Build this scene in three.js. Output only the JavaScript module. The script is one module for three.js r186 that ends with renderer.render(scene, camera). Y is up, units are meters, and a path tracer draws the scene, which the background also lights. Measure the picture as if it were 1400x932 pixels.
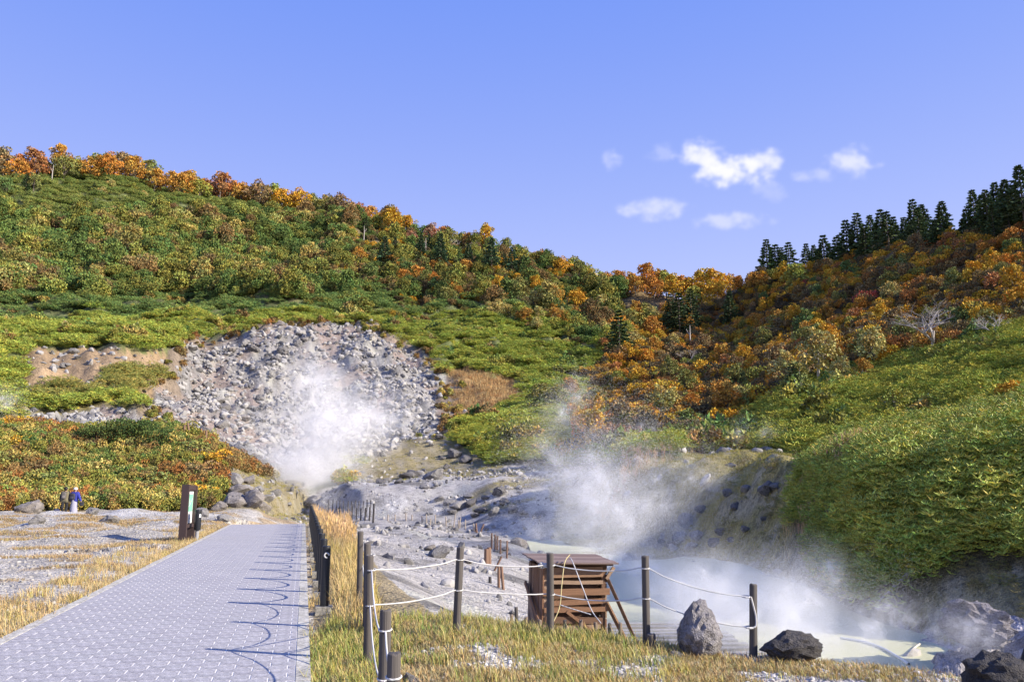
import * as THREE from 'three';
import { mergeGeometries, mergeVertices, toCreasedNormals } from 'three/addons/utils/BufferGeometryUtils.js';
import { MarchingCubes } from 'three/addons/objects/MarchingCubes.js';
import { createNoise2D, createNoise3D } from 'simplex-noise';

// ---------------------------------------------------------------- camera, sky, sun, exposure
const F = 1090, PITCH = 10.4 * Math.PI / 180, EYE = 1.6;      // focal length in pixels of the 1400 x 932 photograph
const scene = new THREE.Scene();
const camera = new THREE.PerspectiveCamera(2 * Math.atan(466 / F) * 180 / Math.PI, 1024 / 681, 0.1, 3000);
camera.position.set(0, EYE, 0);
camera.lookAt(0, EYE + Math.tan(PITCH), -1);
const renderer = new THREE.WebGLRenderer({ antialias: true });
renderer.setSize(1024, 681);
renderer.toneMapping = THREE.LinearToneMapping;
renderer.toneMappingExposure = 1.75;
renderer.shadowMap.enabled = true;
const SUN_EL = 28.5 * Math.PI / 180;
const SUN = new THREE.Vector3(Math.cos(SUN_EL) * 0.958, Math.sin(SUN_EL), Math.cos(SUN_EL) * 0.287);
const sun = new THREE.DirectionalLight(new THREE.Color(1, 0.9, 0.75), 5);
sun.name = 'sun';
sun.position.copy(SUN).multiplyScalar(400);
sun.target.position.set(0, 0, -120);
sun.position.add(sun.target.position);
sun.castShadow = true;
sun.shadow.mapSize.set(4096, 4096);
Object.assign(sun.shadow.camera, { left: -320, right: 320, top: 320, bottom: -320, near: 1, far: 1200 });
scene.add(sun, sun.target);

function mulberry(seed) { return () => { seed = (seed + 0x6d2b79f5) | 0; let t = Math.imul(seed ^ (seed >>> 15), 1 | seed); t = (t + Math.imul(t ^ (t >>> 7), 61 | t)) ^ t; return ((t ^ (t >>> 14)) >>> 0) / 4294967296; }; }
const noise2 = createNoise2D(mulberry(7)), noise3 = createNoise3D(mulberry(11));
const fbm2 = (x, y, o = 4) => { let s = 0, a = 0.5; for (let i = 0; i < o; i++) { s += a * noise2(x, y); x = x * 2.03 + 17.1; y = y * 2.03 - 9.7; a *= 0.5; } return s; };
const fbm3 = (x, y, z, o = 4) => { let s = 0, a = 0.5; for (let i = 0; i < o; i++) { s += a * noise3(x, y, z); x = x * 2.03 + 7.1; y = y * 2.03 - 3.7; z = z * 2.03 + 1.9; a *= 0.5; } return s; };
const clamp = (x, a = 0, b = 1) => Math.min(b, Math.max(a, x)), lerp = (a, b, t) => a + (b - a) * t, smooth = (a, b, x) => { const t = clamp((x - a) / (b - a)); return t * t * (3 - 2 * t); };

// direction of a photograph pixel, and back
const CP = Math.cos(PITCH), SP = Math.sin(PITCH);
function ray(px, py) { const u = 466 - py; return new THREE.Vector3(px - 700, F * SP + u * CP, -F * CP + u * SP).normalize(); }
function toPixel(x, y, z) { const dy = y - EYE, d = dy * SP - z * CP, u = dy * CP + z * SP; return [700 + F * x / d, 466 - F * u / d, d]; }

{ // the sky: clear blue air with a few small fair-weather clouds
  const W = 3072, Hh = 1536, data = new Float32Array(W * Hh * 4), n = createNoise2D(mulberry(5));
  const fb = (x, y) => { let s = 0, a = 0.5; for (let i = 0; i < 5; i++) { s += a * n(x, y); x = x * 2.1 + 5; y = y * 2.1 - 3; a *= 0.52; } return s; };
  const clouds = [[962, 211, 32, 18, 1.0], [998, 235, 42, 20, 1.15], [1044, 224, 26, 20, 0.9], [890, 286, 44, 15, 0.55], [1000, 302, 50, 11, 0.5], [1116, 240, 32, 9, 0.35], [1166, 222, 30, 20, 0.75], [835, 219, 14, 12, 0.45], [906, 208, 20, 14, 0.22], [1050, 262, 24, 14, 0.2]];
  const dirs = clouds.map(([px, py]) => ray(px, py));
  const box = clouds.map(([px, py, rx, ry]) => Math.max(rx, ry) / F * 2.2);
  for (let j = 0; j < Hh; j++) {
    const el = ((j + 0.5) / Hh - 0.5) * Math.PI, y = Math.sin(el), c = Math.cos(el);
    const t = Math.pow(clamp(1 - Math.max(y, 0)), 2.6);
    for (let i = 0; i < W; i++) {
      const ph = ((i + 0.5) / W - 0.5) * 2 * Math.PI, x = Math.cos(ph) * c, z = Math.sin(ph) * c;
      const g = Math.pow(clamp(0.5 + 0.5 * (x * SUN.x + y * SUN.y + z * SUN.z)), 3) * 0.22;
      let r = lerp(0.058, 0.54, t) + g * 0.15, gg = lerp(0.15, 0.56, t) + g * 0.14, b = lerp(0.55, 0.68, t) + g * 0.08;
      if (z < 0 && y > 0.1 && y < 0.6) for (let k = 0; k < clouds.length; k++) {
        const d = dirs[k], dot = x * d.x + y * d.y + z * d.z;
        if (dot < Math.cos(box[k])) continue;
        const u = y * CP + z * SP, dd = y * SP - z * CP, px = 700 + F * x / dd, py = 466 - F * u / dd;
        const q = clouds[k], ex = (px - q[0]) / q[2], ey = (py - q[1]) / q[3];
        const v = (1 - ex * ex * 0.8 - ey * ey * 0.8) + fb(px / 44, py / 30) * 1.1;
        const a = Math.pow(smooth(-0.45, 1.25, v), 1.5) * q[4] * 0.9;
        const m = clamp(a);
        r = lerp(r, 0.6, m); gg = lerp(gg, 0.6, m); b = lerp(b, 0.68, m);
      }
      const o = (j * W + i) * 4; data[o] = r * 0.95; data[o + 1] = gg * 0.95; data[o + 2] = b * 0.95; data[o + 3] = 1;
    }
  }
  const tex = new THREE.DataTexture(data, W, Hh, THREE.RGBAFormat, THREE.FloatType);
  tex.mapping = THREE.EquirectangularReflectionMapping; tex.magFilter = THREE.LinearFilter; tex.needsUpdate = true;
  scene.background = tex; scene.environment = tex;
}

// ---------------------------------------------------------------- naming helpers
const taken = new Map();
function numbered(name) { const k = taken.get(name) ?? 0; taken.set(name, k + 1); return k ? name + '_' + String(k).padStart(3, '0') : name; }
function tag(o, label, category, group) { o.userData.label = label; if (category) o.userData.category = category; if (group) o.userData.group = group; return o; }
function thing(name, label, category, pos, turn = 0, group) { const g = new THREE.Group(); g.name = numbered(name); g.position.copy(pos); g.rotation.y = turn; tag(g, label, category, group); scene.add(g); return g; }
function part(parent, name, geo, mat) { const m = new THREE.Mesh(geo, mat); m.name = name; parent.add(m); return m; }
function single(name, label, category, geo, mat, pos, group) { const m = new THREE.Mesh(geo, mat); m.name = numbered(name); if (pos) m.position.copy(pos); tag(m, label, category, group); scene.add(m); return m; }
function structure(name, geo, mat) { const m = new THREE.Mesh(geo, mat); m.name = name; m.userData.kind = 'structure'; scene.add(m); return m; }
const V = (x, y, z) => new THREE.Vector3(x, y, z);
const M4 = new THREE.Matrix4(), Q = new THREE.Quaternion(), E = new THREE.Euler();
function stuff(name, label, category, geo, mat, list) {   // list of {p, s, e, c}
  const m = new THREE.InstancedMesh(geo, mat, list.length); m.name = numbered(name); tag(m, label, category); m.userData.kind = 'stuff';
  const s = V(1, 1, 1), col = new THREE.Color();
  list.forEach((it, i) => {
    if (it.q) Q.copy(it.q); else { E.set(it.rx ?? 0, it.ry ?? 0, it.rz ?? 0, 'YXZ'); Q.setFromEuler(E); }
    if (it.s.isVector3) s.copy(it.s); else s.setScalar(it.s);
    m.setMatrixAt(i, M4.compose(it.p, Q, s));
    if (it.c) m.setColorAt(i, col.setRGB(it.c[0], it.c[1], it.c[2]));
  });
  scene.add(m); return m;
}

// ---------------------------------------------------------------- computed textures
function makeTex(size, fn, srgb = false, rep = 1) {
  const d = new Uint8Array(size * size * 4);
  for (let y = 0; y < size; y++) for (let x = 0; x < size; x++) { const v = fn(x / size, y / size), o = (y * size + x) * 4; for (let c = 0; c < 3; c++) d[o + c] = clamp(Array.isArray(v) ? v[c] : v) * 255; d[o + 3] = 255; }
  const t = new THREE.DataTexture(d, size, size); t.wrapS = t.wrapT = THREE.RepeatWrapping; t.magFilter = THREE.LinearFilter; t.minFilter = THREE.LinearMipmapLinearFilter; t.generateMipmaps = true;
  if (srgb) t.colorSpace = THREE.SRGBColorSpace; t.repeat.set(rep, rep); t.needsUpdate = true; return t;
}
function periodic(seed, cells) { const r = mulberry(seed), g = Float32Array.from({ length: cells * cells }, () => r() * 2 - 1); return (u, v) => { const x = u * cells, y = v * cells, i = Math.floor(x), j = Math.floor(y), f = x - i, h = y - j, a = f * f * (3 - 2 * f), b = h * h * (3 - 2 * h), at = (p, q) => g[((q % cells + cells) % cells) * cells + ((p % cells + cells) % cells)]; return lerp(lerp(at(i, j), at(i + 1, j), a), lerp(at(i, j + 1), at(i + 1, j + 1), a), b); }; }
const PN1 = [7, 15, 31, 64, 128, 256].map((c, k) => periodic(31 + k, c));
const grainTex = makeTex(512, (u, v) => 0.7 + 0.14 * PN1[0](u, v) + 0.14 * PN1[1](u, v) + 0.16 * PN1[2](u, v) + 0.18 * PN1[3](u, v) + 0.18 * PN1[4](u, v) + 0.16 * PN1[5](u, v), false);
const bumpTex = makeTex(512, (u, v) => 0.5 + 0.16 * PN1[2](u, v) + 0.2 * PN1[3](u, v) + 0.14 * PN1[4](u, v) + 0.08 * PN1[5](u, v), false);
const woodTex = makeTex(256, (u, v) => { const g = noise2(u * 3 + noise2(u * 2, v * 34) * 0.2, v * 60), h = noise2(u * 1.3 + 9, v * 14); return 0.72 + 0.22 * g + 0.16 * h; }, false);
const ropeTex = makeTex(64, (u, v) => 0.5 + 0.5 * Math.sin((u * 8 + v) * 2 * Math.PI), false);
const std = (c, rough = 0.9, extra = {}) => new THREE.MeshStandardMaterial({ color: new THREE.Color().setRGB(...c), roughness: rough, ...extra });
const dryLeaf = (extra = {}) => new THREE.MeshStandardMaterial({ color: new THREE.Color(1.15, 1.15, 1.1), roughness: 1, vertexColors: true, side: THREE.DoubleSide, ...extra });
const leafMat = (c, tr = 0, extra = {}) => new THREE.MeshStandardMaterial({ color: new THREE.Color().setRGB(...c), roughness: 0.95, vertexColors: true, side: THREE.DoubleSide, ...extra });
// ---------------------------------------------------------------- terrain: radial profiles of what the photograph shows, each a row of [px, distance, pixel row or height]
const byH = (rows) => rows.map(([px, r, h]) => ({ az: Math.atan2(px - 700, F / CP), r, h }));
const byY = (rows) => rows.map(([px, r, y]) => { const u = 466 - y, fw = F * CP - u * SP, x = px - 700; return { az: Math.atan2(x, fw), r, h: EYE + r * (F * SP + u * CP) / Math.hypot(fw, x) }; });
const LINES = [
  byH([[0, 3, 0], [420, 3, 0], [700, 3, -0.12], [1400, 3, -0.2]]),
  byH([[0, 30, 0], [300, 34, 0], [420, 38, 0], [470, 20, -0.05], [540, 11, -0.03], [620, 9.3, 0.03], [750, 9.4, -0.05], [880, 9.3, -0.1], [1010, 9.4, -0.19], [1120, 9.3, -0.22], [1250, 9.3, -0.25], [1400, 9.2, -0.28]]),
  byH([[0, 50, 0], [300, 48, 0], [420, 49, -0.8], [470, 36, -0.4], [540, 24, -0.5], [620, 17, -0.75], [700, 14, -1.05], [780, 12.8, -1.35], [880, 12, -1.85], [1000, 11.8, -1.9], [1200, 11.6, -1.9], [1290, 12, -1.75], [1400, 12.2, -1.6]]),
  byH([[0, 62, 0.3], [280, 61, 0.3], [340, 57, 0.1], [420, 80, -1.2], [500, 66, -1.0], [600, 62, -1.2], [700, 52, -1.6], [760, 49, -1.9], [850, 45, -1.9], [900, 42, -1.9], [1000, 35, -1.9], [1100, 27, -1.9], [1200, 21.4, -1.9], [1300, 19.8, -1.5], [1400, 19.5, -1.0]]),
  byY([[0, 82, 592], [140, 82, 594], [230, 80, 592], [280, 78, 608], [340, 70, 655], [385, 64, 690], [420, 95, 664], [500, 74, 668], [600, 76, 657], [700, 70, 658], [800, 64, 662], [870, 52, 634], [960, 48, 628], [1040, 44, 634], [1100, 36, 650], [1150, 29, 668], [1200, 25.5, 668], [1300, 25, 652], [1400, 25.5, 628]]),
  byY([[0, 98, 620], [230, 96, 622], [290, 95, 630], [420, 104, 656], [500, 88, 657], [600, 90, 648], [700, 88, 640], [800, 80, 634], [870, 66, 622], [960, 62, 622], [1040, 58, 624], [1100, 52, 632], [1200, 40, 626], [1300, 38, 612], [1400, 38, 590]]),
  byY([[0, 112, 574], [140, 110, 572], [280, 112, 592], [420, 118, 617], [500, 110, 602], [600, 108, 602], [660, 110, 590], [700, 112, 584], [760, 112, 582], [800, 105, 594], [900, 90, 600], [1000, 80, 606], [1100, 62, 610], [1200, 58, 604], [1300, 52, 598], [1400, 50, 580]]),
  byY([[0, 122, 548], [140, 122, 548], [280, 140, 540], [420, 145, 540], [500, 140, 527], [600, 130, 558], [700, 135, 546], [800, 135, 562], [900, 115, 572], [1000, 105, 568], [1100, 82, 556], [1200, 80, 545], [1300, 72, 536], [1400, 68, 520]]),
  byY([[0, 138, 483], [140, 138, 476], [230, 148, 474], [280, 165, 472], [420, 172, 454], [500, 170, 461], [560, 165, 485], [600, 155, 508], [700, 160, 508], [800, 165, 518], [900, 150, 528], [1000, 140, 526], [1100, 115, 512], [1200, 110, 488], [1300, 95, 490], [1400, 88, 466]]),
  byY([[0, 195, 455], [140, 195, 452], [280, 195, 446], [420, 195, 441], [500, 198, 440], [600, 200, 446], [700, 205, 448], [800, 210, 458], [900, 190, 486], [1000, 180, 484], [1100, 160, 455], [1200, 150, 436], [1300, 130, 436], [1400, 120, 416]]),
  byY([[0, 262, 345], [140, 264, 345], [280, 264, 360], [420, 258, 372], [500, 252, 385], [600, 250, 405], [700, 250, 415], [800, 250, 435], [900, 240, 440], [1000, 225, 432], [1100, 195, 408], [1200, 175, 390], [1300, 155, 390], [1400, 145, 374]]),
  byY([[-60, 335, 254], [0, 335, 252], [100, 338, 248], [170, 340, 252], [220, 340, 268], [300, 338, 282], [380, 335, 295], [430, 333, 300], [500, 328, 318], [560, 322, 334], [600, 320, 342], [650, 316, 352], [700, 312, 366], [750, 308, 382], [800, 304, 396], [850, 298, 408], [890, 292, 412], [930, 285, 412], [980, 272, 404], [1020, 260, 396], [1060, 248, 388], [1120, 230, 374], [1180, 215, 362], [1240, 200, 352], [1300, 187, 347], [1360, 178, 338], [1400, 172, 332], [1460, 168, 328]]),
];
function pchipSlopes(x, y) {
  const n = x.length, d = [], m = new Array(n);
  for (let i = 0; i < n - 1; i++) d.push((y[i + 1] - y[i]) / (x[i + 1] - x[i]));
  m[0] = d[0]; m[n - 1] = d[n - 2];
  for (let i = 1; i < n - 1; i++) m[i] = d[i - 1] * d[i] <= 0 ? 0 : 2 * d[i - 1] * d[i] / (d[i - 1] + d[i]);
  return m;
}
function pchipAt(x, y, m, t) {
  const n = x.length; if (t <= x[0]) return y[0]; if (t >= x[n - 1]) return y[n - 1];
  let i = 0; while (x[i + 1] < t) i++;
  const h = x[i + 1] - x[i], s = (t - x[i]) / h, s2 = s * s, s3 = s2 * s;
  return (2 * s3 - 3 * s2 + 1) * y[i] + (s3 - 2 * s2 + s) * h * m[i] + (-2 * s3 + 3 * s2) * y[i + 1] + (s3 - s2) * h * m[i + 1];
}
const AZ0 = -60 * Math.PI / 180, AZSTEP = 0.1 * Math.PI / 180, PROFILES = [];
{
  const fit = LINES.map((l) => { const x = l.map((p) => p.az), r = l.map((p) => p.r), h = l.map((p) => p.h); return { x, r, h, mr: pchipSlopes(x, r), mh: pchipSlopes(x, h) }; });
  for (let k = 0; k <= 1200; k++) {
    const az = AZ0 + k * AZSTEP, x = [0], y = [0];
    for (const f of fit) { x.push(Math.max(pchipAt(f.x, f.r, f.mr, az), x[x.length - 1] + 0.8)); y.push(pchipAt(f.x, f.h, f.mh, az)); }
    const rr = x[x.length - 1], hh = y[y.length - 1]; x.push(rr + 90); y.push(hh - 22); x.push(rr + 220); y.push(hh - 40);
    PROFILES.push({ x, y, m: pchipSlopes(x, y) });
  }
}
// the paved path, straight, 14.4 degrees left of the camera's heading; s runs along it, t across it (0 at its right edge)
const PW = 2.92, PD = [-0.2487, -0.9686], PN = [0.9686, -0.2487];
const pathS = (x, z) => x * PD[0] + z * PD[1], pathT = (x, z) => x * PN[0] + z * PN[1] - 0.0;
const pathH = (s) => s < 36 ? 0 : -0.012 * (s - 36) * (s - 36);
const pathXZ = (s, t) => [PD[0] * s + PN[0] * t, PD[1] * s + PN[1] * t];
function H0(x, z) {
  const r = Math.hypot(x, z), az = Math.atan2(x, -z), k = clamp((az - AZ0) / AZSTEP, 0, 1199.999), i = Math.floor(k), f = k - i;
  const a = PROFILES[i], b = PROFILES[i + 1];
  let h = lerp(pchipAt(a.x, a.y, a.m, r), pchipAt(b.x, b.y, b.m, r), f);
  const aside = smooth(1.2, 2.1, Math.abs(az)); h *= 1 - aside;
  return h;
}
function H(x, z) {
  const r = Math.hypot(x, z); let h = H0(x, z);
  const far = smooth(55, 150, r);
  h += fbm2(x / 26, z / 26, 4) * (0.1 + 2.4 * far) * smooth(8, 60, r) + fbm2(x / 3.1 + 40, z / 3.1, 3) * (0.045 + 0.3 * far);
  const hill = smooth(185, 225, r) * (1 - 0.75 * smooth(280, 325, r)); if (hill > 0) h += hill * (7 * fbm2(x / 52 + 5, z / 52, 3) - 3.2 * Math.abs(noise2(x / 34 + 1, z / 60)));
  if (r > 125) h += 2.6 * smooth(125, 160, r) * fbm2(x / 10 - 8, z / 10, 3);
  if (r > 12 && r < 95) h += (x > 2 && r > 30 ? 0.45 + 0.6 * smooth(2, 6, x) * smooth(30, 40, r) : 0.45) * smooth(12, 40, r) * fbm2(x / 7 + 2, z / 7, 3) * smooth(95, 80, r);
  if (x > 6 && r > 11 && r < 22) h += smooth(6, 8, x) * smooth(11, 13, r) * smooth(22, 18, r) * (0.7 * fbm2(x / 1.9, z / 1.9, 4) + 0.05);
  if (r > 100 && r < 185 && x < -12) h += 1.1 * smooth(100, 112, r) * smooth(185, 165, r) * (Math.abs(fbm2(x / 9, z / 9, 3)) * 2.2 - 0.5);
  const ex = (x + 10.4) / 1.5, ez = (z + 21.6) / 0.75, e = Math.hypot(ex, ez) + noise2(x * 2, z * 2) * 0.15; h -= 0.34 * smooth(1.05, 0.85, e);
  const ux = (x + 14.5) / 2.4, uz = (z + 33) / 0.7; h -= 0.3 * smooth(1.05, 0.8, Math.hypot(ux, uz));
  const s = pathS(x, z), t = pathT(x, z);
  if (s > -8 && s < 47) { const w = Math.max(-PW - 0.12 - t, t - 0.12), k = smooth(0.0, 0.7, w); h = lerp(pathH(s) - 0.07, h, k); }
  return h;
}
function ground(px, py, rmin = 2, rmax = 460) {   // the first ground that a pixel's ray meets beyond rmin
  const d = ray(px, py), hd = Math.hypot(d.x, d.z); let last = rmin / hd;
  for (let t = last; t < rmax / hd; t *= 1.006) {
    const y = EYE + d.y * t; if (y < H(d.x * t, d.z * t)) { let a = last, b = t; for (let i = 0; i < 12; i++) { const m = (a + b) / 2; if (EYE + d.y * m < H(d.x * m, d.z * m)) b = m; else a = m; } return V(d.x * b, H(d.x * b, d.z * b), d.z * b); }
    last = t;
  }
  return V(d.x * last, H(d.x * last, d.z * last), d.z * last);
}
function onGround(px, r) { const az = Math.atan2(px - 700, F / CP), x = Math.sin(az) * r, z = -Math.cos(az) * r; return V(x, H(x, z), z); }
const inPoly = (px, py, p) => { let c = false; for (let i = 0, j = p.length - 1; i < p.length; j = i++) { const [xi, yi] = p[i], [xj, yj] = p[j]; if ((yi > py) !== (yj > py) && px < (xj - xi) * (py - yi) / (yj - yi) + xi) c = !c; } return c; };
const TALUS = [[205, 565], [235, 520], [262, 476], [330, 456], [420, 446], [480, 446], [530, 464], [570, 488], [600, 520], [608, 585], [560, 600], [500, 628], [470, 665], [380, 690], [335, 628], [250, 590]];
const SCARP = [[28, 492], [60, 478], [150, 474], [235, 482], [250, 520], [210, 556], [60, 558], [20, 545]];
const TANGRASS = [[590, 512], [640, 505], [700, 512], [715, 548], [680, 575], [605, 575]];
const KNOLL = [[470, 655], [500, 622], [545, 595], [600, 592], [650, 622], [690, 648], [640, 662], [540, 668]];
const BUMP = [[585, 610], [640, 584], [740, 566], [800, 598], [800, 632], [640, 640]];
const MOSS = [[800, 660], [860, 628], [960, 612], [1060, 616], [1118, 640], [1125, 668], [1040, 720], [950, 760], [850, 760]];
// what grows or lies where: name of the cover at a place on the ground
function zone(x, y, z) {
  const r = Math.hypot(x, z); let [px, py] = toPixel(x, y, z);
  const w = fbm2(x / (4 + r * 0.05), z / (4 + r * 0.05), 3) * 22; px += w; py += w * 0.5;
  const s = pathS(x, z), t = pathT(x, z);
  if (z > -1) return 'fore';
  if (px < 440 && r < 58 && t < 0.2) return 'plain';
  if (s < 48 && t >= 0 && t < 1.7 && s > 7.5) return 'verge';
  if (r < 9.9 && px > 425) return px > 1080 && r > 8.0 ? 'gravel' : 'fore';
  if (px < 425 && r < 104 && r >= 56) return px > 300 + (r - 60) * 2 && py > 600 ? 'mossrock' : 'mound';
  if (r >= 98 && r < 192) { const e = 26 * fbm2(x / 14 + 70, z / 14, 3), e2 = 18 * fbm2(x / 5, z / 5 + 30, 3); if (inPoly(px + e + e2, py + e * 0.6 - e2 * 0.5, TALUS)) return 'talus'; const cx = (px - 420) / 1.1 + 420, cy = (py - 540) / 1.14 + 540; if (py < 600 && inPoly(cx + e2, cy + e * 0.5, TALUS)) return 'talusedge'; }
  if (r >= 98 && r < 122 && px < 250) return px > 40 && py > 562 && py < 590 ? 'talus' : 'tansasa';
  if (r >= 112 && r < 145 && inPoly(px, py, SCARP)) return 'scarp';
  if (r >= 80 && r < 122 && inPoly(px, py, KNOLL)) return 'mossrock';
  if (r >= 112 && r < 160 && inPoly(px, py, TANGRASS)) return 'tangrass';
  if (r >= 92 && r < 132 && inPoly(px, py, BUMP)) return 'sasa';
  if (px >= 380 && px < 760 && r < 90) return py < 700 && px > 640 && r > 62 && noise2(x / 6, z / 6) > 0 ? 'mossrock' : 'valley';
  if (r < 52 && r > 34 && px > 760 && px < 1130) return 'moss';
  if (px > 740 && r < 48 && r > 9 && y < -1.6) return px > 1225 ? 'outcrop' : 'pool';
  if (px > 1215 && r < 19.5 && y < 0.15) return 'outcrop';
  if (r < 64 && r > 44 && px > 780 && px < 1140 && inPoly(px, py, MOSS)) return 'moss';
  if (px > 980 && r < 50) { const edge = lerp(42, 22, clamp((px - 1020) / 150)); return r > edge || (px > 1150 && y > -0.2) ? 'bamboo' : 'bank'; }
  if (px >= 700 && r < 80 && py > 640) return 'mossrock';
  if (r < 130 && px >= 470 && px < 780) return py > 640 ? 'mossrock' : 'sasa';
  if (px > 770) {
    const edge = px < 1000 ? lerp(640, 590, (px - 770) / 230) : px < 1090 ? lerp(590, 530, (px - 1000) / 90) : lerp(530, 452, (px - 1090) / 310);
    if (px > 850 + (py - 420) * -0.35 || r < 140) return py < edge && r > 70 ? 'autumn' : 'sasa';
    return py > 470 ? 'sasa' : 'thicket';
  }
  if (r < 205) return 'sasa';
  if (px < 470) { if (py > 405) return 'darksasa'; const k = noise2(x / 40 + 3, z / 40); return py > 300 + k * 22 ? 'hillmix' : 'hillsasa'; }
  return py > 432 ? 'sasa' : (py < 385 + (px - 470) * 0.09 ? 'thicket' : (noise2(x / 30, z / 30) > 0.15 ? 'hillmix' : 'darksasa'));
}
const SOIL = { plain: [0.43, 0.4, 0.35], fore: [0.33, 0.27, 0.18], verge: [0.26, 0.21, 0.12], gravel: [0.36, 0.35, 0.34], mound: [0.16, 0.11, 0.05], mossrock: [0.25, 0.21, 0.11], talus: [0.25, 0.24, 0.23], talusedge: [0.235, 0.185, 0.135], scarp: [0.32, 0.225, 0.13], tansasa: [0.2, 0.17, 0.06], tangrass: [0.36, 0.24, 0.1], sasa: [0.13, 0.15, 0.05], darksasa: [0.12, 0.14, 0.055], hillsasa: [0.13, 0.15, 0.055], hillmix: [0.16, 0.14, 0.06], thicket: [0.15, 0.12, 0.06], autumn: [0.17, 0.12, 0.055], valley: [0.375, 0.355, 0.33], moss: [0.26, 0.22, 0.075], pool: [0.36, 0.37, 0.33], outcrop: [0.27, 0.255, 0.27], bank: [0.23, 0.2, 0.1], bamboo: [0.13, 0.12, 0.07] };
{
  const azs = []; for (let a = -180; a < 180 + 1e-6;) { azs.push(a * Math.PI / 180); a += Math.abs(a + (a < 0 ? 0.01 : 0)) < 36 ? 0.18 : 4; }
  const rs = [0]; for (let r = 1.2; r < 520; r *= 1.0122) rs.push(r); rs.push(700, 1200, 2500);
  const nc = azs.length, nr = rs.length, pos = new Float32Array(nc * nr * 3), col = new Float32Array(nc * nr * 3), uv = new Float32Array(nc * nr * 2), idx = [];
  for (let j = 0; j < nr; j++) for (let i = 0; i < nc; i++) {
    const o = j * nc + i, x = Math.sin(azs[i]) * rs[j], z = -Math.cos(azs[i]) * rs[j], y = H(x, z);
    pos.set([x, y, z], o * 3); uv.set([x / 3, z / 3], o * 2);
    const zn = zone(x, y, z), c = SOIL[zn], v = 1 + 0.25 * fbm2(x / 1.7, z / 1.7, 3) + 0.3 * fbm2(x / 9, z / 9, 3);
    let cr = c[0] * v, cg = c[1] * v, cb = c[2] * v;
    if (zn === 'plain') { const k = smooth(-0.02, 0.22, fbm2(x / 6 + 30, z / 2.2, 4) + smooth(20, 42, rs[j]) * 0.1 - 0.06); cr = lerp(cr, 0.36, k); cg = lerp(cg, 0.27, k); cb = lerp(cb, 0.16, k); if (Math.hypot((x + 28) / 14, (z + 47 - x * 0.1 - 2.8) / 2.2) < 1 + 0.3 * noise2(x / 2, z / 2)) { cr = 0.52; cg = 0.5; cb = 0.46; } }
    if (zn === 'valley' || zn === 'talus') { const k = smooth(0.1, 0.4, fbm2(x / 7 + 9, z / 7 + 4, 4)); cr = lerp(cr, 0.17, k); cg = lerp(cg, 0.16, k); cb = lerp(cb, 0.145, k); const q = smooth(0.2, 0.45, fbm2(x / 9 - 20, z / 9, 3)); cr = lerp(cr, 0.44, q); cg = lerp(cg, 0.43, q); cb = lerp(cb, 0.37, q); }
    if (zn === 'talus') { const k = smooth(0.02, 0.3, fbm2(x / 16 + 51, z / 16, 4) + 0.3 * smooth(150, 178, rs[j]) - 0.05); cr = lerp(cr, 0.27, k); cg = lerp(cg, 0.215, k); cb = lerp(cb, 0.185, k); }
    if (zn === 'mossrock' || zn === 'moss') { const k = smooth(0.0, 0.3, fbm2(x / 3 + 9, z / 3 + 4, 4)); cr = lerp(cr, 0.3, k * 0.7); cg = lerp(cg, 0.27, k * 0.7); cb = lerp(cb, 0.2, k * 0.7); }
    if (zn === 'bank') { const k = smooth(0.05, 0.35, fbm2(x / 2.2 + 9, z / 2.2 + 4, 4)); cr = lerp(cr, 0.3, k); cg = lerp(cg, 0.275, k); cb = lerp(cb, 0.2, k); }
    if (zn === 'fore') { const k = smooth(0.05, 0.3, fbm2(x / 1.4 + 3, z / 1.4, 4)); cr = lerp(cr, 0.42, k); cg = lerp(cg, 0.4, k); cb = lerp(cb, 0.36, k); }
    col.set([cr, cg, cb], o * 3);
    if (i < nc - 1 && j < nr - 1) { const a = o, b = o + 1, c2 = o + nc, d = o + nc + 1; idx.push(a, c2, b, b, c2, d); }
  }
  const g = new THREE.BufferGeometry();
  g.setAttribute('position', new THREE.BufferAttribute(pos, 3)); g.setAttribute('color', new THREE.BufferAttribute(col, 3)); g.setAttribute('uv', new THREE.BufferAttribute(uv, 2)); g.setIndex(idx.map((v, k) => v));
  g.computeVertexNormals(); { const n = g.attributes.normal; let up = 0; for (let i = 0; i < n.count; i += 97) up += n.getY(i); if (up < 0) { const a = g.index.array; for (let i = 0; i < a.length; i += 3) { const q = a[i]; a[i] = a[i + 1]; a[i + 1] = q; } g.computeVertexNormals(); } }
  structure('terrain', g, new THREE.MeshStandardMaterial({ vertexColors: true, roughness: 0.97, map: grainTex, bumpMap: bumpTex, bumpScale: 0.09, color: new THREE.Color(1.35, 1.35, 1.35) }));
}
console.log('terrain done');
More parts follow.
